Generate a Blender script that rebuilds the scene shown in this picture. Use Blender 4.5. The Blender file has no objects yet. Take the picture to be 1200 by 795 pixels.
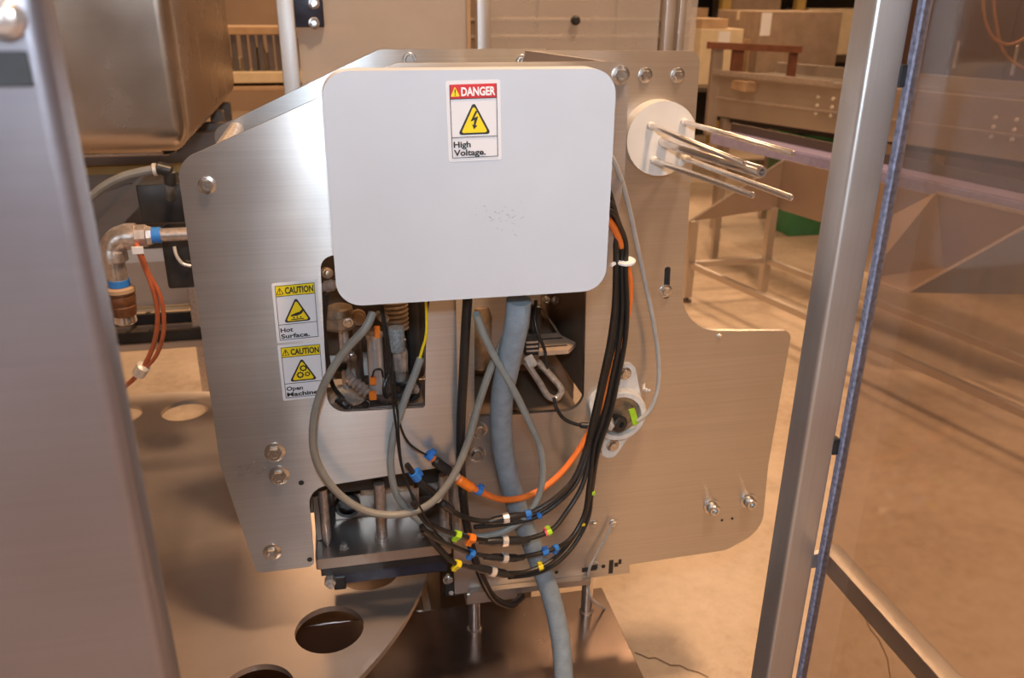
import bpy, bmesh, math, random
from mathutils import Vector as V, Matrix
from mathutils.geometry import tessellate_polygon
random.seed(4)
SC = bpy.context.scene
COL = SC.collection

# ------------------------------------------------------------------ camera
F_PX, PITCH, YAW, ROLL = 975.0, math.radians(22.5), math.radians(12.0), math.radians(0.5)
EYE = V((0, 0, 1.6))
_fh = V((math.sin(YAW), math.cos(YAW), 0)); _r = V((math.cos(YAW), -math.sin(YAW), 0))
FW = _fh * math.cos(PITCH) - V((0, 0, 1)) * math.sin(PITCH)
_u = _r.cross(FW)
RT = _r * math.cos(ROLL) + _u * math.sin(ROLL)
UP = -_r * math.sin(ROLL) + _u * math.cos(ROLL)
cam = bpy.data.cameras.new('camera'); cam_o = bpy.data.objects.new('camera', cam); COL.objects.link(cam_o)
cam.sensor_width = 36; cam.lens = F_PX / 1200 * 36; cam.clip_start = .02; cam.clip_end = 100
cam_o.matrix_world = Matrix((RT, UP, -FW)).transposed().to_4x4() @ Matrix.Identity(4)
cam_o.location = EYE
cam.dof.use_dof = True; cam.dof.focus_distance = 1.25; cam.dof.aperture_fstop = 6.5
SC.camera = cam_o

# ------------------------------------------------------------------ world, lights, exposure
W_ = bpy.data.worlds.new('hall_air'); SC.world = W_; W_.use_nodes = True
W_.node_tree.nodes['Background'].inputs[0].default_value = (1, .78, .6, 1)
W_.node_tree.nodes['Background'].inputs[1].default_value = .08

def area(name, loc, energy, size, color, target=None, spread=None):
    l = bpy.data.lights.new(name, 'AREA'); l.energy = energy; l.size = size; l.color = color
    if spread: l.spread = spread
    o = bpy.data.objects.new(name, l); COL.objects.link(o); o.location = loc
    if target is not None:
        o.rotation_euler = (V(target) - V(loc)).to_track_quat('-Z', 'Y').to_euler()
    return o
WARM = (1, .62, .35)
for i, (x, y, e) in enumerate([(.95, .05, 250), (2.6, 2.2, 50), (-3.2, 4.6, 130), (2.2, 5.2, 130), (6, 5, 90), (-1, 9, 170), (4.5, 9.5, 190),
                               (-1.8, -3.2, 30), (3.2, -3.2, 40)]):
    area('high_bay_light', (x, y, 5.2), e, .4 if i == 0 else .9, WARM)
area('camera_flash', (.0, -.04, 1.79), 9.5, .07, (.70, .85, 1.0), (0.15, 1.2, 1.2))
area('cool_fill_light', (-2.6, -4.2, 2.6), 60, 2.4, (.75, .88, 1.0), (0, 1, 1.2))  # added cool light behind the camera for plate reflections; no opening there
SC.view_settings.view_transform = 'Standard'; SC.view_settings.look = 'None'
SC.view_settings.gamma = 1; SC.view_settings.use_curve_mapping = False
SC.view_settings.exposure = 0.08

# ------------------------------------------------------------------ measuring helpers: a point of the photograph carried to a real plane
def _ray(x, y): return FW * F_PX + RT * (x - 600) - UP * (y - 397.5)
def P(x, y, Y):
    d = _ray(x, y); return EYE + d * (Y / d.y)
def PZ(x, y, Z):
    d = _ray(x, y); return EYE + d * ((Z - EYE.z) / d.z)
def PX(x, y, X):
    d = _ray(x, y); return EYE + d * (X / d.x)
def proj(p):
    d = p - EYE; k = F_PX / d.dot(FW); return 600 + k * d.dot(RT), 397.5 - k * d.dot(UP)

# ------------------------------------------------------------------ materials
MATS = {}
def _nt(name):
    m = bpy.data.materials.new(name); m.use_nodes = True; MATS[name] = m
    nt = m.node_tree; return m, nt, nt.nodes['Principled BSDF'], nt.nodes.new, nt.links.new
def simple(name, col, rough=.5, metal=0.0, var=.12, scale=30, bump=0.0, emit=None, coat=0, spec=None):
    m, nt, b, N, L = _nt(name)
    tc = N('ShaderNodeTexCoord'); n = N('ShaderNodeTexNoise'); n.inputs['Scale'].default_value = scale; n.inputs['Detail'].default_value = 4
    L(tc.outputs['Object'], n.inputs['Vector'])
    r = N('ShaderNodeValToRGB'); r.color_ramp.elements[0].position = .3; r.color_ramp.elements[1].position = .7
    r.color_ramp.elements[0].color = [c * (1 - var) for c in col] + [1]; r.color_ramp.elements[1].color = [min(1, c * (1 + var)) for c in col] + [1]
    L(n.outputs['Fac'], r.inputs['Fac']); L(r.outputs['Color'], b.inputs['Base Color'])
    b.inputs['Roughness'].default_value = rough; b.inputs['Metallic'].default_value = metal
    if spec is not None: b.inputs['Specular IOR Level'].default_value = spec
    if coat: b.inputs['Coat Weight'].default_value = coat
    if bump:
        bp = N('ShaderNodeBump'); bp.inputs['Strength'].default_value = bump; bp.inputs['Distance'].default_value = .002
        L(n.outputs['Fac'], bp.inputs['Height']); L(bp.outputs['Normal'], b.inputs['Normal'])
    if emit:
        b.inputs['Emission Color'].default_value = (*emit[0], 1); b.inputs['Emission Strength'].default_value = emit[1]
    return m
def brushed(name, col, rough=.33, stretch=(2, 2, 260), bump=.25, var=.1, blot=.1, dist=.0006, aniso=0, tan=(0, 0, 1), metal=.9):
    """rolled / brushed stainless: fine streaks across one axis, faint blotches"""
    m, nt, b, N, L = _nt(name)
    tc = N('ShaderNodeTexCoord'); mp = N('ShaderNodeMapping'); mp.inputs['Scale'].default_value = stretch
    geo = N('ShaderNodeNewGeometry'); L(geo.outputs['Position'], mp.inputs['Vector'])
    n = N('ShaderNodeTexNoise'); n.inputs['Scale'].default_value = 1.6; n.inputs['Detail'].default_value = 6; n.inputs['Roughness'].default_value = .65
    L(mp.outputs['Vector'], n.inputs['Vector'])
    n2 = N('ShaderNodeTexNoise'); n2.inputs['Scale'].default_value = 7; n2.inputs['Detail'].default_value = 5
    L(geo.outputs['Position'], n2.inputs['Vector'])
    a = N('ShaderNodeMath'); a.operation = 'MULTIPLY_ADD'; a.inputs[1].default_value = 2 * var; a.inputs[2].default_value = 1 - var
    L(n.outputs['Fac'], a.inputs[0])
    a2 = N('ShaderNodeMath'); a2.operation = 'MULTIPLY_ADD'; a2.inputs[1].default_value = 2 * blot; a2.inputs[2].default_value = 1 - blot
    L(n2.outputs['Fac'], a2.inputs[0])
    mu = N('ShaderNodeMath'); mu.operation = 'MULTIPLY'; L(a.outputs[0], mu.inputs[0]); L(a2.outputs[0], mu.inputs[1])
    vm = N('ShaderNodeVectorMath'); vm.operation = 'SCALE'; vm.inputs[0].default_value = col; L(mu.outputs[0], vm.inputs['Scale'])
    L(vm.outputs['Vector'], b.inputs['Base Color'])
    b.inputs['Metallic'].default_value = metal
    rr = N('ShaderNodeMath'); rr.operation = 'MULTIPLY_ADD'; rr.inputs[1].default_value = .16; rr.inputs[2].default_value = rough - .08
    L(n2.outputs['Fac'], rr.inputs[0]); L(rr.outputs[0], b.inputs['Roughness'])
    if aniso:
        b.inputs['Anisotropic'].default_value = aniso
        cx = N('ShaderNodeCombineXYZ'); [setattr(cx.inputs[i], 'default_value', tan[i]) for i in range(3)]
        L(cx.outputs[0], b.inputs['Tangent'])
    if bump:
        bp = N('ShaderNodeBump'); bp.inputs['Strength'].default_value = bump; bp.inputs['Distance'].default_value = dist
        L(n.outputs['Fac'], bp.inputs['Height']); L(bp.outputs['Normal'], b.inputs['Normal'])
    return m
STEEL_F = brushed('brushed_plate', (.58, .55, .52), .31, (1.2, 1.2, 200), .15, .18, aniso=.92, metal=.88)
STEEL_R = brushed('shaded_rear_plate', (.40, .385, .37), .34, (1.2, 1.2, 200), .15, .18, aniso=.9, metal=.9)  # front-plate steel in a darker colour, standing in for weaker light
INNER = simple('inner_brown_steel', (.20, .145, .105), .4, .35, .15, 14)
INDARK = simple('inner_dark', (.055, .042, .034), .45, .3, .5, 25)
SHELF = simple('shelf_steel', (.52, .40, .30), .4, .35, .1, 60)
STEEL_D = brushed('table_steel', (.50, .43, .38), .34, (30, 30, 30), .03, .04, .2, metal=.72)
STEEL_P = brushed('post_steel', (.60, .58, .56), .42, (150, 150, 1.5), .06, metal=.85)
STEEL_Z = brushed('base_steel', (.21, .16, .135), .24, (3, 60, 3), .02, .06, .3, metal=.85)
STEEL_I = brushed('inner_steel', (.50, .42, .35), .4, (3, 3, 90), .05, metal=.45)
STEEL_T = brushed('tank_steel', (.50, .42, .35), .26, (3, 3, 120), .05, .06, .22)
STEEL_B = brushed('back_steel', (.55, .50, .46), .38, (3, 3, 90), .08)
STEEL_N = brushed('near_steel', (.31, .29, .315), .34, (2, 2, 160), .05)
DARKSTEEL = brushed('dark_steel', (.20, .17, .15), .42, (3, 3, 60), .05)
CHROME = simple('polished_steel', (.74, .69, .65), .20, .88, .08, 60)
SHINY = simple('bright_cylinder', (.72, .66, .62), .22, .6, .1, 50)
BOLT = simple('bolt_steel', (.62, .60, .57), .24, .92, .2, 300)
ZINC = simple('zinc_fitting', (.56, .52, .48), .34, .65, .3, 90, .3)
PIPE = simple('pipe_steel', (.60, .54, .50), .30, .75, .2, 120, .25)
GREYBOX = simple('grey_plastic', (.53, .585, .655), .42, 0, .02, 14, .02)
WHITEP = simple('white_plastic', (.66, .63, .58), .42, 0, .05, 25)
BEARW = simple('bearing_white', (.74, .71, .66), .45, 0, .12, 60)
BLACK = simple('black_rubber', (.016, .015, .014), .42, 0, .3, 40)
BLACKP = simple('black_plastic', (.022, .021, .021), .35, 0, .3, 40)
NAVY = simple('dark_blue_metal', (.03, .035, .06), .35, .3, .3, 50)
GREYC = simple('grey_cable', (.25, .235, .20), .5, 0, .1, 40)
GREYG = simple('grey_green_cable', (.27, .29, .275), .5, 0, .1, 40)
GREYL = simple('light_grey_cable', (.45, .44, .41), .5, 0, .08, 40)
CONDUIT = simple('conduit_grey', (.26, .32, .37), .55, 0, .12, 60)
ORANGE = simple('orange_cable', (.85, .20, .03), .45, 0, .08, 40)
ORANGT = simple('orange_tag', (.95, .23, .02), .45, 0, .05, 40)
BRNW = simple('brown_orange_wire', (.42, .10, .035), .45, 0, .15, 60)
THREAD = simple('brown_sealant', (.15, .06, .025), .5, .2, .3, 120, .3)
BLUE = simple('blue_tag', (.03, .20, .62), .45, 0, .1, 40)
GREEN = simple('lime_tag', (.42, .72, .03), .45, 0, .1, 40)
YELLOW = simple('yellow_tag', (.85, .66, .02), .45, 0, .08, 40)
PINK = simple('pink_tag', (.85, .12, .18), .45, 0, .08, 40)
STICK = simple('sticker_white', (.74, .74, .76), .4, 0, .01, 20)
PRED = simple('print_red', (.60, .025, .03), .45, 0, .04, 60)
PYEL = simple('print_yellow', (.86, .66, .01), .45, 0, .03, 60)
PBLK = simple('print_black', (.02, .02, .022), .5, 0, .1, 60)
PWHT = simple('print_white', (.85, .85, .85), .5, 0, .02, 60)
BRASS = simple('bronze_barrel', (.34, .25, .17), .35, .5, .25, 90)
CARTON = simple('carton', (.42, .29, .18), .8, 0, .12, 12)
CARTONL = simple('pale_carton', (.62, .52, .36), .8, 0, .08, 12)
CARTONG = simple('grey_brown_carton', (.30, .22, .16), .8, 0, .12, 12)
PAPER = simple('paper', (.74, .74, .76), .7, 0, .02, 12)
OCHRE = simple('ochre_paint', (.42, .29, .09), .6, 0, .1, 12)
GREENP = simple('green_paint', (.05, .22, .10), .6, 0, .1, 12)
RUST = simple('red_brown_paint', (.20, .08, .045), .5, .2, .15, 20)
VIOLET = simple('violet_belt', (.22, .20, .36), .4, 0, .1, 8)
WALLM = simple('hall_wall', (.30, .22, .16), .85, 0, .08, 2)
CEILM = simple('hall_ceiling', (.32, .26, .20), .9, 0, .05, 2)
CAVSHADE = simple('cavity_shade', (.03, .024, .02), .7, 0, .2, 20)  # near-black that puts the shade of holes, slots and gaps into the colour
SEAL = simple('sheet_seal', (.22, .23, .32), .6, 0, .45, 160, .3)
NICKEL = simple('nickel_ring', (.78, .75, .70), .3, .45, .1, 100)
FOAMG = simple('grey_knurl', (.30, .33, .34), .6, .2, .35, 260, .5)

def floor_mat():
    m, nt, b, N, L = _nt('concrete_floor')
    g = N('ShaderNodeNewGeometry')
    n1 = N('ShaderNodeTexNoise'); n1.inputs['Scale'].default_value = 1.3; n1.inputs['Detail'].default_value = 8; n1.inputs['Roughness'].default_value = .62
    n2 = N('ShaderNodeTexNoise'); n2.inputs['Scale'].default_value = 22; n2.inputs['Detail'].default_value = 8; n2.inputs['Roughness'].default_value = .7
    L(g.outputs['Position'], n1.inputs['Vector']); L(g.outputs['Position'], n2.inputs['Vector'])
    mx = N('ShaderNodeMath'); mx.operation = 'MULTIPLY_ADD'; mx.inputs[1].default_value = .6
    h = N('ShaderNodeMath'); h.operation = 'MULTIPLY'; h.inputs[1].default_value = .4
    L(n1.outputs['Fac'], mx.inputs[0]); L(n2.outputs['Fac'], h.inputs[0]); L(h.outputs[0], mx.inputs[2])
    r = N('ShaderNodeValToRGB'); e = r.color_ramp.elements
    e[0].position = .32; e[0].color = (.31, .23, .16, 1); e[1].position = .66; e[1].color = (.53, .44, .35, 1)
    x = e.new(.5); x.color = (.45, .365, .285, 1)
    L(mx.outputs[0], r.inputs['Fac']); L(r.outputs['Color'], b.inputs['Base Color'])
    b.inputs['Roughness'].default_value = .55
    bp = N('ShaderNodeBump'); bp.inputs['Strength'].default_value = .15; bp.inputs['Distance'].default_value = .003
    L(n2.outputs['Fac'], bp.inputs['Height']); L(bp.outputs['Normal'], b.inputs['Normal'])
    return m
FLOORM = floor_mat()

def poly_mat(name, haze, col, tint=(.92, .9, .88)):
    """polycarbonate sheet: clear, fresnel gloss, a film of dust and scratches"""
    m, nt, b, N, L = _nt(name); nt.nodes.remove(b); out = nt.nodes['Material Output']
    t = N('ShaderNodeBsdfTransparent'); t.inputs[0].default_value = (*tint, 1)
    d = N('ShaderNodeBsdfDiffuse'); d.inputs[0].default_value = (*col, 1)
    tr = N('ShaderNodeBsdfTranslucent'); tr.inputs[0].default_value = (*col, 1)
    dm = N('ShaderNodeMixShader'); dm.inputs[0].default_value = .5; L(d.outputs[0], dm.inputs[1]); L(tr.outputs[0], dm.inputs[2])
    n = N('ShaderNodeTexNoise'); n.inputs['Scale'].default_value = 6; n.inputs['Detail'].default_value = 6
    g = N('ShaderNodeNewGeometry'); L(g.outputs['Position'], n.inputs['Vector'])
    k = N('ShaderNodeMath'); k.operation = 'MULTIPLY_ADD'; k.inputs[1].default_value = haze * .6; k.inputs[2].default_value = haze * .7
    L(n.outputs['Fac'], k.inputs[0])
    m1 = N('ShaderNodeMixShader'); L(k.outputs[0], m1.inputs[0]); L(t.outputs[0], m1.inputs[1]); L(dm.outputs[0], m1.inputs[2])
    gl = N('ShaderNodeBsdfGlossy'); gl.inputs['Roughness'].default_value = .06
    lw = N('ShaderNodeLayerWeight'); lw.inputs['Blend'].default_value = .5
    pw = N('ShaderNodeMath'); pw.operation = 'POWER'; pw.inputs[1].default_value = 4.0; L(lw.outputs['Facing'], pw.inputs[0])
    fr = N('ShaderNodeMath'); fr.operation = 'MULTIPLY_ADD'; fr.inputs[1].default_value = .85; fr.inputs[2].default_value = .04; L(pw.outputs[0], fr.inputs[0])
    m2 = N('ShaderNodeMixShader'); L(fr.outputs[0], m2.inputs[0]); L(m1.outputs[0], m2.inputs[1]); L(gl.outputs[0], m2.inputs[2])
    L(m2.outputs[0], out.inputs['Surface'])
    return m
POLY = poly_mat('clear_sheet', .13, (.42, .32, .25), (.84, .79, .75))
POLYR = poly_mat('clear_sheet_rear', .32, (.66, .66, .67))
POLYD = poly_mat('hazy_sheet_rear', .62, (.66, .66, .67))

# ------------------------------------------------------------------ object helpers
WL = {}
def thing(name, label, cat, loc, group=None):
    o = bpy.data.objects.new(name, None); COL.objects.link(o); o.empty_display_size = .05
    o.location = loc; WL[o.name] = V(loc); tag(o, label, cat, group); return o
def tag(o, label=None, cat=None, group=None, kind=None):
    if label: o['label'] = label
    if cat: o['category'] = cat
    if group: o['group'] = group
    if kind: o['kind'] = kind
    return o
def obj(name, bm, m, parent=None, label=None, ang=32, kind=None):
    """link a bmesh built in world space as ONE mesh object, its origin at its own middle"""
    bmesh.ops.recalc_face_normals(bm, faces=bm.faces[:])
    ca = math.radians(ang)
    for f in bm.faces: f.smooth = True
    for e in bm.edges:
        if len(e.link_faces) != 2 or e.calc_face_angle(0) > ca: e.smooth = False
    lo = V([min(v.co[i] for v in bm.verts) for i in range(3)]); hi = V([max(v.co[i] for v in bm.verts) for i in range(3)])
    c = (lo + hi) / 2
    for v in bm.verts: v.co -= c
    me = bpy.data.meshes.new(name); bm.to_mesh(me); bm.free()
    for mm in (m if isinstance(m, (list, tuple)) else [m]): me.materials.append(mm)
    o = bpy.data.objects.new(name, me); COL.objects.link(o); WL[o.name] = c
    if parent: o.parent = parent; o.location = c - WL[parent.name]
    else: o.location = c
    if label: o['label'] = label
    if kind: o['kind'] = kind
    return o
def copy_at(src, loc, parent):
    """copy one part (shared mesh) with its sub-parts to a new world place"""
    c = src.copy(); COL.objects.link(c); c.parent = parent
    WL[c.name] = V(loc); c.location = V(loc) - (WL[parent.name] if parent else V((0, 0, 0)))
    for ch in list(src.children):
        d = ch.copy(); COL.objects.link(d); d.parent = c; WL[d.name] = V(loc) + ch.location
    return c
NB = bmesh.new
def box(bm, lo, hi, M=None):
    vs = []
    for i in range(8):
        p = V((hi[0] if i & 1 else lo[0], hi[1] if i & 2 else lo[1], hi[2] if i & 4 else lo[2]))
        vs.append(bm.verts.new(M @ p if M else p))
    for f in ((0, 2, 3, 1), (4, 5, 7, 6), (0, 1, 5, 4), (2, 6, 7, 3), (0, 4, 6, 2), (1, 3, 7, 5)): bm.faces.new([vs[i] for i in f])
    return bm
def bbox(lo, hi, bev=0, seg=2):
    bm = box(NB(), lo, hi)
    if bev: bmesh.ops.bevel(bm, geom=bm.edges[:], offset=bev, segments=seg, affect='EDGES', profile=.5)
    return bm
def frame_of(d):
    d = d.normalized(); a = V((0, 0, 1)) if abs(d.z) < .9 else V((1, 0, 0))
    x = a.cross(d).normalized(); return x, d.cross(x)
def cyl(bm, p0, p1, r, seg=20, r2=None, caps=True):
    p0, p1 = V(p0), V(p1); r2 = r if r2 is None else r2; x, y = frame_of(p1 - p0)
    A = [bm.verts.new(p0 + (x * math.cos(t) + y * math.sin(t)) * r) for t in [2 * math.pi * i / seg for i in range(seg)]]
    B = [bm.verts.new(p1 + (x * math.cos(t) + y * math.sin(t)) * r2) for t in [2 * math.pi * i / seg for i in range(seg)]]
    for i in range(seg):
        j = (i + 1) % seg; bm.faces.new((A[i], A[j], B[j], B[i]))
    if caps: bm.faces.new(A[::-1]); bm.faces.new(B)
    return bm
def lathe(bm, p0, axis, prof, seg=24):
    """prof: list of (distance along axis, radius); closed at the ends"""
    p0 = V(p0); a = V(axis).normalized(); x, y = frame_of(a); rings = []
    for t, r in prof:
        rings.append([bm.verts.new(p0 + a * t + (x * math.cos(2 * math.pi * i / seg) + y * math.sin(2 * math.pi * i / seg)) * max(r, 1e-5)) for i in range(seg)])
    for A, B in zip(rings, rings[1:]):
        for i in range(seg):
            j = (i + 1) % seg; bm.faces.new((A[i], A[j], B[j], B[i]))
    bm.faces.new(rings[0][::-1]); bm.faces.new(rings[-1]); return bm
def bar(bm, p0, p1, w, h, up=(0, 0, 1)):
    """rectangular bar p0->p1, w across, h along 'up'"""
    p0, p1 = V(p0), V(p1); d = (p1 - p0).normalized(); s = d.cross(V(up)).normalized(); u = s.cross(d)
    vs = [bm.verts.new(p + s * a * w / 2 + u * b * h / 2) for p in (p0, p1) for a, b in ((-1, -1), (1, -1), (1, 1), (-1, 1))]
    for f in ((3, 2, 1, 0), (4, 5, 6, 7), (0, 1, 5, 4), (1, 2, 6, 5), (2, 3, 7, 6), (3, 0, 4, 7)): bm.faces.new([vs[i] for i in f])
    return bm
def spline(pts, n=8):
    pts = [V(p) for p in pts]; out = []
    q = [pts[0] * 2 - pts[1]] + pts + [pts[-1] * 2 - pts[-2]]
    for i in range(1, len(q) - 2):
        a, b, c, d = q[i - 1:i + 3]
        t0 = 0; t1 = t0 + max((b - a).length, 1e-6) ** .5; t2 = t1 + max((c - b).length, 1e-6) ** .5; t3 = t2 + max((d - c).length, 1e-6) ** .5
        for k in range(n):
            t = t1 + (t2 - t1) * k / n
            A1 = a * ((t1 - t) / (t1 - t0)) + b * ((t - t0) / (t1 - t0)); A2 = b * ((t2 - t) / (t2 - t1)) + c * ((t - t1) / (t2 - t1))
            A3 = c * ((t3 - t) / (t3 - t2)) + d * ((t - t2) / (t3 - t2))
            B1 = A1 * ((t2 - t) / (t2 - t0)) + A2 * ((t - t0) / (t2 - t0)); B2 = A2 * ((t3 - t) / (t3 - t1)) + A3 * ((t - t1) / (t3 - t1))
            out.append(B1 * ((t2 - t) / (t2 - t1)) + B2 * ((t - t1) / (t2 - t1)))
    out.append(pts[-1]); return out
def sweep(bm, path, r, seg=10):
    rf = r if callable(r) else (lambda i, n: r)
    n = len(path); prev = None; rings = []
    for i, p in enumerate(path):
        t = (path[min(i + 1, n - 1)] - path[max(i - 1, 0)]).normalized()
        if prev is None: x, y = frame_of(t)
        else:
            x = (prev - t * prev.dot(t)).normalized(); y = t.cross(x)
        prev = x; rr = rf(i, n)
        rings.append([bm.verts.new(p + (x * math.cos(2 * math.pi * k / seg) + y * math.sin(2 * math.pi * k / seg)) * rr) for k in range(seg)])
    for A, B in zip(rings, rings[1:]):
        for k in range(seg):
            j = (k + 1) % seg; bm.faces.new((A[k], A[j], B[j], B[k]))
    bm.faces.new(rings[0][::-1]); bm.faces.new(rings[-1]); return bm
def rnd(pts, seg=8):
    """pts: (x, y[, radius]) -> outline with rounded corners"""
    out = []; n = len(pts)
    for i, p in enumerate(pts):
        r = p[2] if len(p) > 2 else 0; b = V((p[0], p[1]))
        if not r: out.append(b); continue
        a = V(pts[i - 1][:2]); c = V(pts[(i + 1) % n][:2]); u = (a - b).normalized(); v = (c - b).normalized()
        th = math.acos(max(-1, min(1, u.dot(v)))); t = r / math.tan(th / 2); t = min(t, .49 * (a - b).length, .49 * (c - b).length)
        rr = t * math.tan(th / 2); ctr = b + (u + v).normalized() * (rr / math.sin(th / 2))
        s = b + u * t - ctr; e = b + v * t - ctr; A0 = math.atan2(s.y, s.x); dA = (math.atan2(e.y, e.x) - A0 + math.pi) % (2 * math.pi) - math.pi
        for k in range(seg + 1):
            A = A0 + dA * k / seg; out.append(ctr + V((math.cos(A), math.sin(A))) * rr)
    return out
def plate(bm, outline, holes, axis, t0, t1):
    """flat plate with holes. axis 'Y': outline in (x,z); 'Z': (x,y); 'X': (y,z). t0,t1 = its two faces"""
    mp = {'Y': lambda p, t: V((p[0], t, p[1])), 'Z': lambda p, t: V((p[0], p[1], t)), 'X': lambda p, t: V((t, p[0], p[1]))}[axis]
    loops = [outline] + list(holes)
    tris = tessellate_polygon([[V((p[0], p[1], 0)) for p in l] for l in loops])
    flat = [p for l in loops for p in l]
    A = [bm.verts.new(mp(p, t0)) for p in flat]; B = [bm.verts.new(mp(p, t1)) for p in flat]
    for a, b, c in tris:
        for Q in (A, B):
            try: bm.faces.new((Q[a], Q[b], Q[c]))
            except ValueError: pass
    k = 0
    for l in loops:
        m = len(l)
        for i in range(m):
            j = (i + 1) % m; bm.faces.new((A[k + i], A[k + j], B[k + j], B[k + i]))
        k += m
    return bm
def circ(cx, cy, r, n=40): return [V((cx + r * math.cos(2 * math.pi * i / n), cy + r * math.sin(2 * math.pi * i / n))) for i in range(n)]
def xz(x, y, Y, *r):
    p = P(x, y, Y); return (p.x, p.z, *r)

# bolts: one mesh pair per size, copied
BOLTS = {}
def bolt(px, py, Y, r, parent, head='hex', name='bolt', label=None):
    p = P(px, py, Y); key = (round(r, 4), head)
    if key in BOLTS:
        o = copy_at(BOLTS[key], p, parent)
        return o
    bm = NB()
    if head == 'hex':
        lathe(bm, (0, -.0015, 0), (0, -1, 0), [(0, r), (r * .55, r), (r * .75, r * .86), (r * .75, r * .55), (r * .7, r * .5)], 6)
    else:
        lathe(bm, (0, -.0015, 0), (0, -1, 0), [(0, r), (r * 1.2, r), (r * 1.35, r * .9), (r * 1.35, r * .52), (r * .7, r * .5), (r * .7, 0)], 20)
    o = obj(name, bm, BOLT, None, ang=25); off = o.location.copy()
    for v in o.data.vertices: v.co += off
    o.parent = parent; o.location = p - WL[parent.name]; WL[o.name] = p
    w = obj('washer', lathe(NB(), (0, .0005, 0), (0, -1, 0), [(0, r * 1.45), (.002, r * 1.45), (.0025, r * 1.35)], 24), BOLT, None)
    off = w.location.copy()
    for v in w.data.vertices: v.co += off
    w.parent = o; w.location = (0, 0, 0); WL[w.name] = p
    BOLTS[key] = o
    return o

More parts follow.
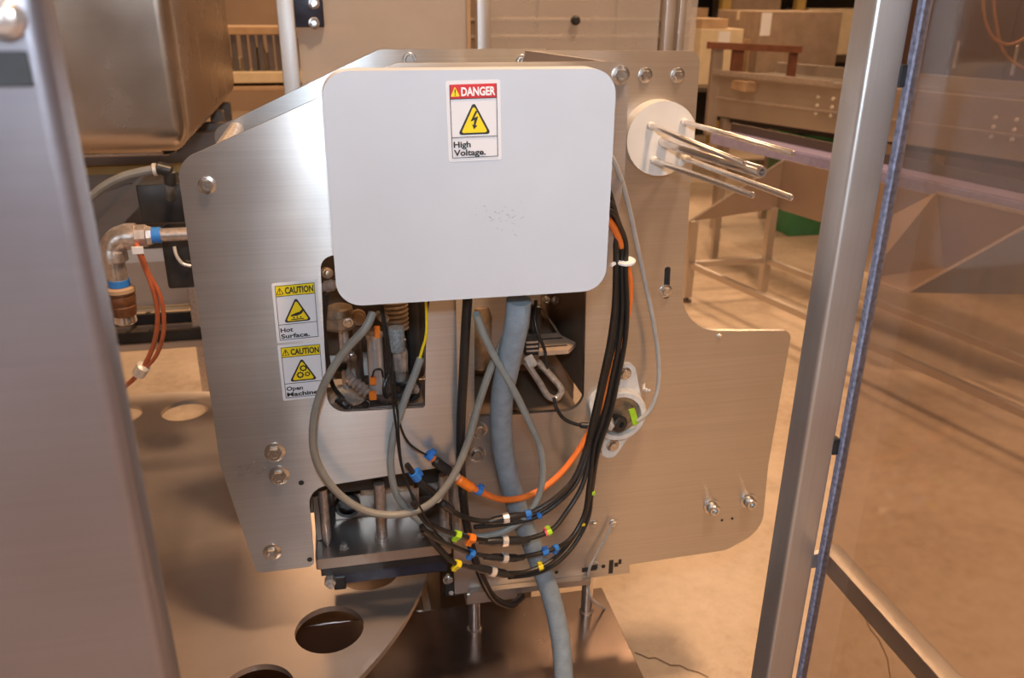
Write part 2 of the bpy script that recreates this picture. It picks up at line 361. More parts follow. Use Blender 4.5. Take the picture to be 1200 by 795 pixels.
# stickers
def text_mesh(txt, bold=.03):
    cu = bpy.data.curves.new('t', 'FONT'); cu.body = txt; cu.size = 1; cu.offset = bold; cu.resolution_u = 3
    o = bpy.data.objects.new('t', cu); COL.objects.link(o)
    bpy.context.view_layer.update()
    me = bpy.data.meshes.new_from_object(o.evaluated_get(bpy.context.evaluated_depsgraph_get()))
    bpy.data.objects.remove(o); bpy.data.curves.remove(cu); return me
def sticker(parent, TL, TR, BL, Y, hazard, head, htxt, lines, label):
    tl, tr, bl = P(*TL, Y), P(*TR, Y), P(*BL, Y); U = tr - tl; D = bl - tl
    def M(a, b, k): 
        p = tl + U * a + D * b; return V((p.x, Y - .0004 - .00035 * k, p.z))
    def poly(bm, pts, k, t=.0003, holes=()):
        loops = [pts] + list(holes); flat = [q for l in loops for q in l]
        tris = tessellate_polygon([[V((q[0], q[1] * 1.45, 0)) for q in l] for l in loops])
        A = [bm.verts.new(M(*q, k)) for q in flat]; Bv = []
        for q in flat:
            p = M(*q, k); p.y += t; Bv.append(bm.verts.new(p))
        for a, b, c in tris: bm.faces.new((A[a], A[b], A[c]))
        n0 = 0
        for l in loops:
            for i in range(len(l)):
                j = (i + 1) % len(l); bm.faces.new((A[n0 + i], A[n0 + j], Bv[n0 + j], Bv[n0 + i]))
            n0 += len(l)
        return bm
    def rect(a0, b0, a1, b1): return [(a0, b0), (a1, b0), (a1, b1), (a0, b1)]
    def rr(a0, b0, a1, b1, r): return [(q.x, q.y / 1.45) for q in rnd([(a0, b0 * 1.45, r), (a1, b0 * 1.45, r), (a1, b1 * 1.45, r), (a0, b1 * 1.45, r)], 4)]
    def flat(name, bm, m): 
        for f in bm.faces: f.normal_update()
        return obj(name, bm, m, s)
    s = obj('warning_label', poly(NB(), rr(0, 0, 1, 1, .04), 0, .0004), STICK, parent, label)
    danger = hazard == 'shock'
    flat('header_band', poly(NB(), rect(.065, .045, .935, .215), 1), PRED if danger else PYEL)
    bm = NB(); w = .012
    for q in (rect(.065, .045, .065 + w, .955), rect(.935 - w, .045, .935, .955), rect(.065, .955 - w * .7, .935, .955), rect(.065, .69, .935, .69 + w * .7), rect(.065, .215, .935, .215 + w * .7)) + (() if danger else (rect(.065, .045, .935, .045 + w * .7),)):
        poly(bm, q, 2)
    flat('border_line', bm, PBLK)
    def tri(a, b0, b1, hw, r): 
        return [(q.x, q.y / 1.45) for q in rnd([(a, b0 * 1.45, r), (a + hw, b1 * 1.45, r), (a - hw, b1 * 1.45, r)], 4)]
    flat('triangle_edge', poly(NB(), tri(.5, .255, .665, .31, .04), 1), PBLK)
    flat('hazard_triangle', poly(NB(), tri(.5, .305, .642, .25, .03), 2), PYEL)
    bm = poly(NB(), tri(.165, .07, .19, .085, .01), 2)
    flat('alert_triangle', bm, PYEL if danger else PBLK)
    bm = poly(NB(), rect(.155, .10, .175, .152), 3); poly(bm, rect(.155, .163, .175, .178), 3)
    if not danger: flat('alert_fill', poly(NB(), tri(.165, .088, .182, .06, .005), 2.6), PYEL)
    flat('exclamation_mark', bm, PBLK)
    bm = NB()
    if hazard == 'shock':
        poly(bm, [(.53, .37), (.43, .50), (.505, .485), (.485, .545), (.455, .535), (.49, .60), (.555, .555), (.52, .548), (.575, .44), (.50, .455), (.565, .38)], 3)
    elif hazard == 'hand':
        poly(bm, [(.36, .545), (.47, .515), (.56, .50), (.63, .455), (.655, .48), (.60, .535), (.50, .565), (.44, .56), (.37, .572)], 3)
        for k in range(3):
            a = .40 + k * .075
            poly(bm, [(a, .585), (a + .03, .578), (a + .045, .60), (a + .02, .605)], 3)
        poly(bm, rect(.36, .612, .64, .627), 3)
    else:
        for (a, b, r) in ((.52, .44, .075), (.44, .555, .075), (.60, .55, .055)):
            o_ = [(a + r * (1.15 if i % 4 < 2 else .95) * math.cos(i * math.pi / 16), b + r * (1.15 if i % 4 < 2 else .95) / 1.45 * math.sin(i * math.pi / 16)) for i in range(32)]
            i_ = [(a + r * .6 * math.cos(i * math.pi / 10), b + r * .6 / 1.45 * math.sin(i * math.pi / 10)) for i in range(20)]
            poly(bm, o_, 3, holes=[i_])
    flat('hazard_symbol', bm, PBLK)
    def letter(txt, a0, a1, btop, bbase, m, k, bold):
        me = text_mesh(txt, bold); b2 = NB(); b2.from_mesh(me); bpy.data.meshes.remove(me)
        x0 = min(v.co.x for v in b2.verts); x1 = max(v.co.x for v in b2.verts)
        for v in b2.verts:
            v.co = M(a0 + (a1 - a0) * (v.co.x - x0) / (x1 - x0), bbase - (bbase - btop) * v.co.y / .7, k)
        flat('lettering', b2, m)
    letter(htxt, .275, .905, .082, .182, PWHT if danger else PBLK, 3, .035)
    for (t, a0, a1, b0, b1) in lines: letter(t, a0, a1, b0, b1, PBLK, 2, .03)
    return s

# ------------------------------------------------------------------ the hall
def struct(name, bm, m): return tag(obj(name, bm, m), kind='structure')
struct('floor', box(NB(), (-7, -6, -.2), (11, 13, 0)), FLOORM)
struct('wall_rear', box(NB(), (-7, 13, 0), (11, 13.2, 6)), WALLM)
struct('wall_front', box(NB(), (-7, -6.2, 0), (11, -6, 6)), WALLM)
struct('wall_left', box(NB(), (-7.2, -6, 0), (-7, 13, 6)), WALLM)
struct('wall_right', box(NB(), (11, -6, 0), (11.2, 13, 6)), WALLM)
struct('ceiling', box(NB(), (-7, -6, 6), (11, 13, 6.2)), CEILM)

# ------------------------------------------------------------------ machine: turntable and base
YF, YR, YB = 1.2, 1.36, 1.45            # front faces of the front, middle and rear plates
ZT, ZB = .55, .34                       # turntable top, base plate top
TC = V((-.56, 1.56))
t = thing('base_cabinet', 'low stainless machine base with a flat top under the feed head', 'machine base', (0, 1.1, 0))
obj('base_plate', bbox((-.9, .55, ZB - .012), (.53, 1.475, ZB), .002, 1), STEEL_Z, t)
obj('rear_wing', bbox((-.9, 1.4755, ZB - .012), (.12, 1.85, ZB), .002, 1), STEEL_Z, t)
obj('cabinet_body', bbox((-.8, .62, .06), (.44, 1.40, ZB - .012), .004), STEEL_B, t)
for x in (-.74, .38):
    for y in (.70, 1.32): obj('foot', lathe(NB(), (x, y, 0), (0, 0, 1), [(0, .035), (.015, .035), (.02, .012), (.07, .012)], 16), BOLT, t)
t = thing('turntable', 'round steel indexing turntable with a ring of large holes', 'turntable', (TC.x, TC.y, ZB))
holes = [circ(TC.x + .599 * math.cos(math.radians(-35.2 + k * 360 / 22)), TC.y + .599 * math.sin(math.radians(-35.2 + k * 360 / 22)), .0605, 36) for k in range(22)]
obj('disc', plate(NB(), circ(TC.x, TC.y, .715, 160), holes, 'Z', ZT - .012, ZT), STEEL_D, t)
obj('hub', lathe(NB(), (TC.x, TC.y, ZB - .02), (0, 0, 1), [(0, .2), (.03, .2), (.03, .12), (ZT - ZB + .008, .12)], 32), STEEL_B, t)

t = thing('machine_column', 'steel column carrying the feed head plates from behind', 'machine frame', (.2, 1.9, 0))
obj('column_body', bbox((.172, 1.62, 0), (.40, 2.0, 1.28), .004), DARKSTEEL, t)
obj('carrier_arm', bbox((.18, YB + .008, 1.02), (.24, 1.62, 1.14), .003), DARKSTEEL, t)

# ---- front plate
fp = thing('front_side_plate', 'large brushed steel side plate with two windows and yellow caution stickers', 'side plate', (0, YF, .70))
xe = P(537, 500, YF).x; zb = P(600, 335, YF).z
out = rnd([xz(301, 672, YF, .010), xz(369, 664, YF, .012), xz(361, 573, YF, .032), (xe, P(533, 545, YF).z), (xe, zb), (P(712, 335, YF).x, zb), xz(716, 300, YF), xz(732, 205, YF, .02), xz(738, 72, YF, .022), xz(464, 74, YF, .03), xz(207, 190, YF, .035), xz(258, 545, YF, .02)])
win = rnd([xz(375, 300, YF, .02), xz(501, 296, YF, .02), xz(498, 478, YF, .005), xz(384, 484, YF, .03)])
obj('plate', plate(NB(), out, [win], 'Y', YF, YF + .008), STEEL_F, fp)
for (x, y, r) in ((243, 217, .0085), (322, 530, .0115), (327, 557, .0115), (319, 647, .0105), (727, 88, .0095)): bolt(x, y, YF, r, fp)
# dark plugs near the lower corner: drilled-hole shade put into the colour
for (x, y) in ((353, 566), (363, 656)):
    p = P(x, y, YF); obj('hole_shade_plug', cyl(NB(), p + V((0, -.0006, 0)), p + V((0, .004, 0)), .0045, 14), CAVSHADE, fp)
sticker(fp, (318, 332.5), (371.5, 327.5), (325, 402.5), YF, 'hand', None, 'CAUTION', [('Hot', .10, .38, .75, .82, ), ('Surface.', .10, .74, .855, .925)], 'yellow and white caution sticker reading Hot Surface')
sticker(fp, (325, 405), (378, 400), (332, 470), YF, 'gears', None, 'CAUTION', [('Open', .10, .47, .75, .82), ('Machine', .10, .80, .855, .925)], 'yellow and white caution sticker reading Open Machine')

# ---- rear plate and spacers
rp = thing('rear_side_plate', 'steel side plate standing behind and parallel to the front plate', 'side plate', (.1, YB, .95))
out = rnd([xz(250, 152, YB, .02), xz(444, 58, YB, .02), xz(640, 57, YB), (P(640, 57, YB).x, .93), (P(250, 152, YB).x + .02, .93)])
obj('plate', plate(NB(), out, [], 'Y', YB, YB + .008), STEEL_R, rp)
for (x, y, r) in ((480, 70, .008), (612, 72, .008)): bolt(x, y, YB, r, rp)
sp = thing('spacer_rods', 'short steel spacer rods joining the front plate and the rear plate', 'spacer', (.1, 1.32, 1.2))
for (x, y, r) in ((266, 168, .012), (560, 90, .010), (478, 130, .010)):
    p = P(x, y, 1.31); obj('rod', cyl(NB(), (p.x, YF + .008, p.z), (p.x, YB, p.z), r, 18), ZINC, sp)
p = P(722, 95, YF)
obj('rod', cyl(NB(), (p.x, YF + .008, p.z), (p.x, YR, p.z), .009, 18), ZINC, sp)
# gusset from the middle plate's top corner to the front plate's top corner
a, b = P(618, 59, YR), P(728, 74, YF + .01)
bm = NB(); d = V((0, 0, -.05)); n = V((b.y - a.y, a.x - b.x, 0)).normalized() * .006
a.y -= .001
vs = [bm.verts.new(q) for q in (a, b, b + d, a + d, a + n, b + n, b + n + d, a + n + d)]
for f in ((0, 1, 2, 3), (7, 6, 5, 4), (0, 4, 5, 1), (1, 5, 6, 2), (2, 6, 7, 3), (3, 7, 4, 0)): bm.faces.new([vs[i] for i in f])
obj('gusset', bm, STEEL_B, sp, 'slanted folded gusset strip along the top')

# ---- middle plate
mp = thing('middle_side_plate', 'warm toned steel side plate with a long rounded arm reaching right', 'side plate', (.5, YR, .47))
xl = P(533, 697, YR).x; xtl = P(612, 60, YR).x
zl = P(600, 330, YR).z
out = rnd([(xl, P(533, 697, YR).z, .003), xz(738, 672, YR), xz(738, 662, YR), xz(851, 645, YR, .05), xz(893, 622, YR, .09), (P(928, 400, YR).x - .012, P(905, 545, YR).z, .1), xz(928, 388, YR, .018), xz(797, 388, YR, .085), xz(821, 60, YR, .02), xz(612, 59, YR, .02), (xtl, zl), (xl, zl)], 12)
op = rnd([xz(556, 340, YR), xz(687, 336, YR), xz(684, 481, YR, .035), xz(556, 489, YR, .01)])
slot = rnd([xz(779, 313, YR, .0045), xz(786, 313, YR, .0045), xz(784, 350, YR, .0045), xz(777, 350, YR, .0045)], 5)
obj('plate', plate(NB(), out, [op, slot], 'Y', YR, YR + .010), STEEL_F, mp)
q0, q1 = P(776, 310, YR), P(787, 352, YR)
obj('slot_backing', box(NB(), (q0.x, YR + .0105, q1.z), (q1.x, YR + .014, q0.z)), CAVSHADE, mp)  # dark sheet behind the slot, its shade painted in
for (x, y, r) in ((756, 88, .0085), (794, 88, .0085), (561, 504, .0115), (559, 532, .0115), (780, 341, .0085), (696, 614, .0065), (719, 613, .0065), (684, 523, .0085), (843, 394, .0038), (526, 680, .006)): bolt(x, y, YR, r, mp)
for (x, y) in ((834, 594), (877, 587)): bolt(x, y, YR, .0125, mp, 'cap', 'cap_screw')
for (x, y, r) in ((846, 610, .003), (858, 608, .003), (652, 671, .004), (707, 664, .0045)):
    p = P(x, y, YR); obj('hole_shade_plug', cyl(NB(), p + V((0, -.0007, 0)), p + V((0, .004, 0)), r, 12), CAVSHADE, mp)  # solid plugs, the holes' shade given by their dark colour
for (x0, y0, x1, y1) in ((682, 666, 689, 670), (691, 663, 700, 668), (714, 657, 718, 672), (720, 660, 724, 664), (725, 656, 728, 661)):
    a, b = P(x0, y0, YR), P(x1, y1, YR); obj('slot', box(NB(), (a.x, YR - .0007, b.z), (b.x, YR + .004, a.z)), CAVSHADE, mp)  # solid dark insets, slot shade put into the colour
a, b = P(556, 686, YR - .012), P(690, 671, YR - .012)
obj('bottom_angle', bar(NB(), V((xl + .03, YR - .008, P(560, 692, YR).z)), V((P(690, 676, YR).x, YR - .008, P(690, 677, YR).z)), .014, .014), STEEL_B, mp)
obj('foot_block', bbox((P(546, 700, YR).x, YR - .002, P(548, 709, YR).z), (P(606, 700, YR).x, YR + .05, P(548, 696, YR).z), .002, 1), STEEL_B, mp)
p = P(755, 457, YR); bm = NB(); lathe(bm, p, (.4, -1, .3), [(0, .004), (.008, .004), (.01, .0025), (.014, .0035), (.017, .002)], 10)
obj('grease_nipple', bm, NICKEL, mp)

# ---- support posts
for i, (x, y0, y1, lab) in enumerate(((556, 738, 700, 'short round steel post left of the blue-grey conduit'), (687, 717, 668, 'short round steel post beside the thin white wire'))):
    p = PZ(x, y1 if False else y0, ZB); r = .0125
    t = thing('support_post', lab, 'post', p, 'posts under the middle plate')
    bm = lathe(NB(), p, (0, 0, 1), [(0, r * 1.25), (.004, r * 1.25), (.006, r), (P(687, 669, YR).z - ZB + .01, r)], 24)
    obj('shaft', bm, CHROME, t)

# ---- grey electrical box
eb = thing('electrical_box', 'pale grey rounded electrical enclosure with a red danger sticker', 'electrical box', (.18, 1.14, 1.2))
x0, x1, z0, z1 = -.0115, .366, 1.208, 1.5125
bm = plate(NB(), rnd([(x0, z0, .034), (x1, z0, .034), (x1, z1, .034), (x0, z1, .034)], 10), [], 'Y', 1.08, 1.122)
es = [e for e in bm.edges if len(e.link_faces) == 2 and e.calc_face_angle(0) > 1 and all(abs(v.co.y - 1.08) < 1e-5 for v in e.verts)]
bmesh.ops.bevel(bm, geom=es, offset=.009, segments=4, affect='EDGES', profile=.5)
obj('lid', bm, GREYBOX, eb)
obj('body', plate(NB(), rnd([(x0 + .006, z0 + .006, .03), (x1 - .006, z0 + .006, .03), (x1 - .006, z1 - .006, .03), (x0 + .006, z1 - .006, .03)], 8), [], 'Y', 1.1225, 1.188), GREYBOX, eb)
for x in (.03, .325): obj('mounting_foot', bbox((x - .02, 1.186, 1.30), (x + .02, YF, 1.42), .002, 1), ZINC, eb)
for x in (437, 497, 552, 606, 628):
    p = P(x, 352, 1.15); obj('cable_gland', lathe(NB(), (p.x, p.y, z0 + .008), (0, 0, -1), [(0, .014), (.012, .014), (.014, .010), (.022, .009)], 14), BLACKP, eb)
sticker(eb, (522, 95), (586, 93), (526, 190), 1.08, 'shock', None, 'DANGER', [('High', .10, .42, .745, .82), ('Voltage.', .10, .70, .85, .925)], 'red and white danger sticker reading High Voltage')
# scuffs: grey rubbed marks
random.seed(9); bm = NB()
for _ in range(26):
    x, y = random.gauss(588, 14), random.gauss(252, 11); p = P(x, y, 1.0797); l = random.uniform(.001, .005); w = random.uniform(.0004, .0009); an = random.uniform(-.6, 1.0)
    u = V((math.cos(an), 0, math.sin(an))) * l; v = V((-math.sin(an), 0, math.cos(an))) * w
    bm.faces.new([bm.verts.new(V((p.x, 1.0797, p.z)) + k) for k in (u, v, -u, -v)])
tag(obj('scuff_marks', bm, simple('scuff_grey', (.42, .43, .46), .6), eb), kind='stuff')

# ---- white reel disc with guide rods
rd = thing('guide_rod_disc', 'white plastic disc carrying five slim steel rods toward the viewer', 'rod holder', P(776, 163, YR))
c = P(776, 163, 1.33)
pts = [q for q in circ(c.x, c.z, .0615, 64)]; xr = c.x + .0575; pts = [V((min(q.x, xr), q.y)) for q in pts]
bm = plate(NB(), pts, [], 'Y', 1.33, YR)
es = [e for e in bm.edges if len(e.link_faces) == 2 and e.calc_face_angle(0) > 1 and all(abs(v.co.y - 1.33) < 1e-5 for v in e.verts)]
bmesh.ops.bevel(bm, geom=es, offset=.002, segments=2, affect='EDGES')
obj('disc', bm, WHITEP, rd)
for (x, y, x2, y2, r, Y2) in ((762, 147, 873, 192, .0042, 1.03), (801, 143, 930, 180, .0042, 1.01), (766, 188, 883, 229, .0046, 1.02), (803, 186, 928, 232, .0046, 1.0)):
    a, b = P(x, y, 1.33), P(x2, y2, Y2); d = (b - a); L = d.length
    o = obj('rod', lathe(NB(), a - d * .02, d, [(0, r), (L * 1.02 - .002, r), (L * 1.02, r * .7), (L * 1.02, r * .4), (L * 1.02 - .001, r * .35)], 16), CHROME, rd)
    obj('collar', lathe(NB(), a, d, [(0, r * 1.5), (.006, r * 1.5), (.0075, r * 1.2)], 16), WHITEP, o)
a, b = P(777, 166, 1.33), P(893, 202, 1.03); d = b - a; L = d.length
obj('tube', lathe(NB(), a, d, [(0, .0088), (L - .002, .0088), (L, .0076), (L, .0045), (L - .02, .0045), (L - .02, 0)], 24), CHROME, rd, 'thicker hollow centre tube')

# ---- flange bearing
fb = thing('flange_bearing', 'off-white flange bearing with a lime tag in its bore', 'bearing', P(722, 480, YR))
c = P(722, 481, YR); o1, o2 = P(733, 434, YR), P(713, 525, YR)
def hull(circles, n=40):
    pts = [V((x + r * math.cos(2 * math.pi * i / n), z + r * math.sin(2 * math.pi * i / n))) for x, z, r in circles for i in range(n)]
    pts = sorted(pts, key=lambda p: (p.x, p.y))
    def half(ps):
        h = []
        for p in ps:
            while len(h) > 1 and (h[-1] - h[-2]).cross(p - h[-1]) <= 0: h.pop()
            h.append(p)
        return h[:-1]
    return half(pts) + half(pts[::-1])
obj('flange', plate(NB(), hull([(c.x, c.z, .051), (o1.x, o1.z, .017), (o2.x, o2.z, .017), (P(703, 470, YR).x, P(703, 470, YR).z, .024)]), [], 'Y', YR - .011, YR), BEARW, fb)
cc = V((c.x, YR - .011, c.z))
obj('housing', lathe(NB(), cc + V((0, .005, 0)), (.0, -1, 0), [(0, .054), (.018, .053), (.022, .050), (.022, .041), (.006, .040), (.006, 0)], 40), BEARW, fb)
obj('inner_ring', lathe(NB(), cc + V((0, -.0015, 0)), (0, -1, 0), [(0, .039), (.006, .039), (.006, .030), (.002, .029), (.002, 0)], 32), BRASS, fb)
p = P(722, 495, YR - .02); obj('shaft_end', lathe(NB(), p, (.35, -1, .1), [(-.012, .0165), (.014, .0165), (.016, .014), (.016, .006), (.01, .006), (.01, 0)], 20), BLACKP, fb)
p = P(714, 497, YR - .03); obj('nut', lathe(NB(), p, (-.5, -1, 0), [(-.01, .011), (.008, .011), (.010, .008)], 6), NICKEL, fb)
a, b = P(740, 480, YR - .035), P(745, 497, YR - .035)
obj('lime_tag', bar(NB(), a, b, .012, .006, (0, 1, 0)), GREEN, fb)
bolt(732, 438, YR - .011, .009, fb); bolt(718, 522, YR - .011, .009, fb)

# ---- lower tooling seen under the front plate
tool = thing('heat_seal_tool', 'press tool with steel guide pillars above the turntable', 'press tool', (.03, 1.3, .60))
za, zc = .668, .680
pl = rnd([(-.085, 1.245, .004), (.156, 1.245, .004), (.156, 1.41), (-.085, 1.41)], 3)
obj('tool_plate', plate(NB(), pl, [], 'Z', .658, .679), STEEL_B, tool)
obj('shoe_plate', bbox((-.07, 1.262, .606), (.150, 1.40, .634), .002, 1), NAVY, tool, 'dark blue lower shoe')
obj('gap_shade_block', bbox((-.078, 1.256, .634), (.150, 1.405, .658), .001, 1), BLACKP, tool)  # solid black block painted as the shade between plate and shoe
for (x, y, r, top) in ((384, 640, .0085, .80), (448, 633, .0095, .80), (521, 622, .0085, .80), (536, 625, .0075, .80)):
    p = PZ(x, y, .679); b0 = .0 if x != 384 else 0
    prof = [(0, r * 1.3), (.006, r * 1.3), (.006, r), (top - .679, r)] if x != 384 else [(-.0, .002), (.012, r * .8), (.02, r), (top - .679, r)]
    obj('guide_pillar', lathe(NB(), p, (0, 0, 1), prof, 20), PIPE, tool)
obj('upper_block', bbox((-.09, 1.30, .775), (.165, 1.42, .86), .002, 1), BLACKP, tool)
obj('die_block', bbox((-.05, 1.36, .679), (.11, 1.42, .733), .002, 1), STEEL_B, tool)
c = PZ(408, 612, .72)
obj('die_ring', lathe(NB(), (c.x, 1.357, .712), (0, -1, 0), [(-.003, .024), (.006, .024), (.008, .021), (.008, .017), (0, .016), (0, 0)], 28), BLACKP, tool)
obj('heater_bar', bbox((.0, 1.345, .735), (.10, 1.37, .752), .002, 1), BRASS, tool)
obj('side_rail', bbox((-.083, 1.30, .68), (-.073, 1.40, .775), .001, 1), DARKSTEEL, tool)
for (x, y, r) in ((403, 646, .006), (493, 632, .006), (513, 628, .005)):
    p = PZ(x, y - 4, .679); obj('tool_bolt', lathe(NB(), p, (0, 0, 1), [(0, r * 1.5), (.002, r * 1.5), (.002, r), (.008, r), (.009, r * .7)], 6), ZINC, tool)
obj('clamp_screw', lathe(NB(), P(387, 682, 1.25), (0, -1, 0), [(-.01, .010), (.006, .010), (.006, .006), (.014, .006)], 6), ZINC, tool)
obj('clamp_lug', bbox(tuple(P(392, 693, 1.26)), tuple(P(405, 676, 1.26) + V((0, .02, 0))), .002, 1), BLACKP, tool)
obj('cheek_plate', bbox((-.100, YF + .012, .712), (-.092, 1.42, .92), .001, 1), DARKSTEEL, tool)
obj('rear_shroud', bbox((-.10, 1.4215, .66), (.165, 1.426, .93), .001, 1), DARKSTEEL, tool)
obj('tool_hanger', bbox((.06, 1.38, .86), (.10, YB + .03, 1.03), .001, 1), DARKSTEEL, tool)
# two silver screws on the middle plate's left edge
t = thing('edge_clamp', 'small dark clamp with silver screws on the middle plate lower edge', 'clamp', P(524, 685, YR))
p = P(524, 679, YR + .01); obj('screw', lathe(NB(), p, (-.3, -1, 0), [(-.012, .005), (0, .008), (.007, .008), (.008, .005)], 6), NICKEL, t)
p = P(529, 693, YR + .01); obj('screw', lathe(NB(), p, (-.3, -1, 0), [(-.012, .004), (0, .006), (.007, .006), (.008, .004)], 6), NICKEL, t)
p = P(528, 686, YR + .014); obj('clamp_block', bbox((p.x - .014, YR + .004, p.z - .022), (xl + .02, YR + .03, p.z + .022), .002, 1), BLACKP, t)

# ---- pneumatics behind the front plate's window
pv = thing('pneumatic_valve', 'cluster of steel cylinders and fittings inside the front plate window', 'valve', P(440, 470, 1.38))
def vc(name, x, ya, yb, Y, prof, m, seg=20, label=None):
    a, b = P(x, ya, Y), P(x, yb, Y); b = V((a.x, a.y, b.z)); L = (a - b).length
    return obj(name, lathe(NB(), b, (0, 0, 1), [(k * L, r) for k, r in prof], seg), m, pv, label)
vc('flow_disc', 397, 358, 383, 1.33, [(0, .026), (.15, .030), (.55, .030), (.6, .024), (.9, .022), (1, .014)], BRASS, 28)
bolt(408, 378, 1.295, .006, pv)
vc('piston_rod', 402, 383, 455, 1.34, [(0, .0085), (1, .0085)], ZINC, 18)
vc('piston_rod', 418, 385, 455, 1.37, [(0, .0075), (1, .0075)], DARKSTEEL, 18)
vc('cylinder_body', 438, 386, 462, 1.31, [(0, .013), (.08, .0145), (.1, .0135), (.86, .0135), (.88, .0145), (.94, .0145), (1, .008)], SHINY, 24, 'bright steel cylinder')
vc('knurled_coupling', 464, 384, 411, 1.30, [(0, .0125), (.05, .0135), (.95, .0135), (1, .0125)], FOAMG, 24, 'pale grey knurled coupling')
vc('coupling_body', 468, 410, 446, 1.31, [(0, .0085), (.3, .0095), (.35, .0115), (1, .0125)], ZINC, 20)
b0 = [(i / 12, .021 if i % 2 else .0235) for i in range(13)]
vc('ribbed_barrel', 462, 352, 384, 1.35, b0, BRASS, 24)
vc('dark_barrel', 484, 340, 440, 1.39, [(0, .014), (1, .014)], BLACKP, 18)
vc('outlet_tube', 489, 372, 412, 1.41, [(0, .006), (1, .006)], NICKEL, 14)
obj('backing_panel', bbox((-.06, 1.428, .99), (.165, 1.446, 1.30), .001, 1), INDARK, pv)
a = P(420, 452, 1.30)
bm = lathe(NB(), a, (-.55, .2, .5), [(-.02 + i * .004, .0085 if i % 2 else .0115) for i in range(12)], 18); obj('ribbed_fitting', bm, PIPE, pv)
obj('orange_clip', bbox(tuple(P(434, 452, 1.285)), tuple(P(441, 443, 1.285) + V((0, .008, 0))), .001, 1), ORANGT, pv)
obj('orange_clip', bbox(tuple(P(433, 470, 1.27)), tuple(P(441, 460, 1.27) + V((0, .008, 0))), .001, 1), ORANGT, pv)
obj('orange_clip', bbox(tuple(P(439, 397, 1.288)), tuple(P(445, 383, 1.288) + V((0, .006, 0))), .001, 1), ORANGT, pv)
obj('wire_hook', sweep(NB(), spline([P(436, 442, 1.28), P(439, 434, 1.28), P(446, 433, 1.285), P(449, 442, 1.29)], 5), .0016, 8), BLACK, pv)
p = P(404, 466, 1.34)
obj('drip_pan', lathe(NB(), (p.x + .01, 1.325, p.z - .004), (.1, -.25, 1), [(0, .036), (.003, .042), (.008, .043), (.005, .036), (.005, 0)], 28), ZINC, pv)
pth = [P(396, 468, 1.26), P(404, 474, 1.25), P(412, 480, 1.25), P(424, 478, 1.26), P(430, 472, 1.28)]
obj('hose_stub', sweep(NB(), spline(pth, 5), lambda i, n: .0062 if i % 2 else .0075, 12), BLACK, pv)
obj('base_flange', bbox((P(430, 476, 1.30).x, 1.27, P(430, 476, 1.3).z), (P(496, 476, 1.30).x, 1.40, P(430, 468, 1.3).z), .003), DARKSTEEL, pv)
obj('elbow_joint', lathe(NB(), P(478, 462, 1.30), (1, -.2, .2), [(-.03, .008), (-.01, .008), (-.01, .012), (.012, .012), (.012, .008), (.02, .008)], 16), BLACKP, pv)
obj('elbow_joint', lathe(NB(), P(476, 449, 1.31), (1, -.3, -.1), [(-.02, .007), (-.008, .007), (-.008, .010), (.01, .010), (.012, .006)], 16), BLACKP, pv)
for (x, y, Y, d, r, m) in ((396, 430, 1.33, (1, -.4, .1), .009, BLACKP), (412, 418, 1.35, (.2, -1, 0), .008, ZINC), (386, 335, 1.30, (1, -.3, .3), .010, PIPE), (383, 320, 1.31, (.3, -1, .2), .009, BRASS), (424, 474, 1.28, (.6, -.6, .3), .008, ZINC), (452, 468, 1.28, (1, -.5, 0), .009, DARKSTEEL), (484, 455, 1.29, (.3, -1, .1), .009, ZINC), (420, 372, 1.32, (0, -1, .1), .013, CARTON), (448, 372, 1.31, (.4, -1, 0), .008, ZINC)):
    obj('fitting', lathe(NB(), P(x, y, Y), d, [(-.018, r * .7), (-.006, r * .7), (-.006, r), (.006, r), (.007, r * .75), (.014, r * .7), (.015, r * .4)], 12), m, pv)
pth = [P(383, 345, 1.27), P(380, 380, 1.27), P(384, 420, 1.275), P(390, 452, 1.28), P(402, 468, 1.285)]
obj('black_tube', sweep(NB(), spline(pth, 6), .0038, 10), BLACK, pv)
pth = [P(455, 440, 1.285), P(450, 455, 1.275), P(456, 470, 1.275), P(470, 474, 1.28), P(486, 466, 1.285), P(492, 450, 1.29)]
obj('black_tube', sweep(NB(), spline(pth, 6), .0034, 10), BLACK, pv)
# the fixing that holds the cluster
obj('hanger_bar', bbox((.0, 1.40, 1.27), (.12, 1.45, 1.29), .001, 1), DARKSTEEL, pv)

# ---- inside the middle plate's opening
sb = thing('sensor_bracket', 'slotted steel bracket with a black sensor plug inside the right opening', 'bracket', P(630, 480, 1.42))
q0, q1 = P(552, 335, YR), P(690, 488, YR)
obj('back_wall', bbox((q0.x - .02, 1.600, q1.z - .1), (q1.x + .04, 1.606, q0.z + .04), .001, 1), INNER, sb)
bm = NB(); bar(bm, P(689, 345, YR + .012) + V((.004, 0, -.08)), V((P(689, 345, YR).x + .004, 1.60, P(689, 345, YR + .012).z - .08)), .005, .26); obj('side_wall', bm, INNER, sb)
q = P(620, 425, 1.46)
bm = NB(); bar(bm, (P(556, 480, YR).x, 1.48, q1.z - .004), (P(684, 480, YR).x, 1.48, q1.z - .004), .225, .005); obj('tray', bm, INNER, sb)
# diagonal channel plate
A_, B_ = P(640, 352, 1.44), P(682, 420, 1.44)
bm = NB(); bar(bm, A_ + V((-.03, .09, .02)), B_ + V((.0, .09, -.02)), .13, .004, (0.6, 0, .8)); obj('channel_wall', bm, INNER, sb)
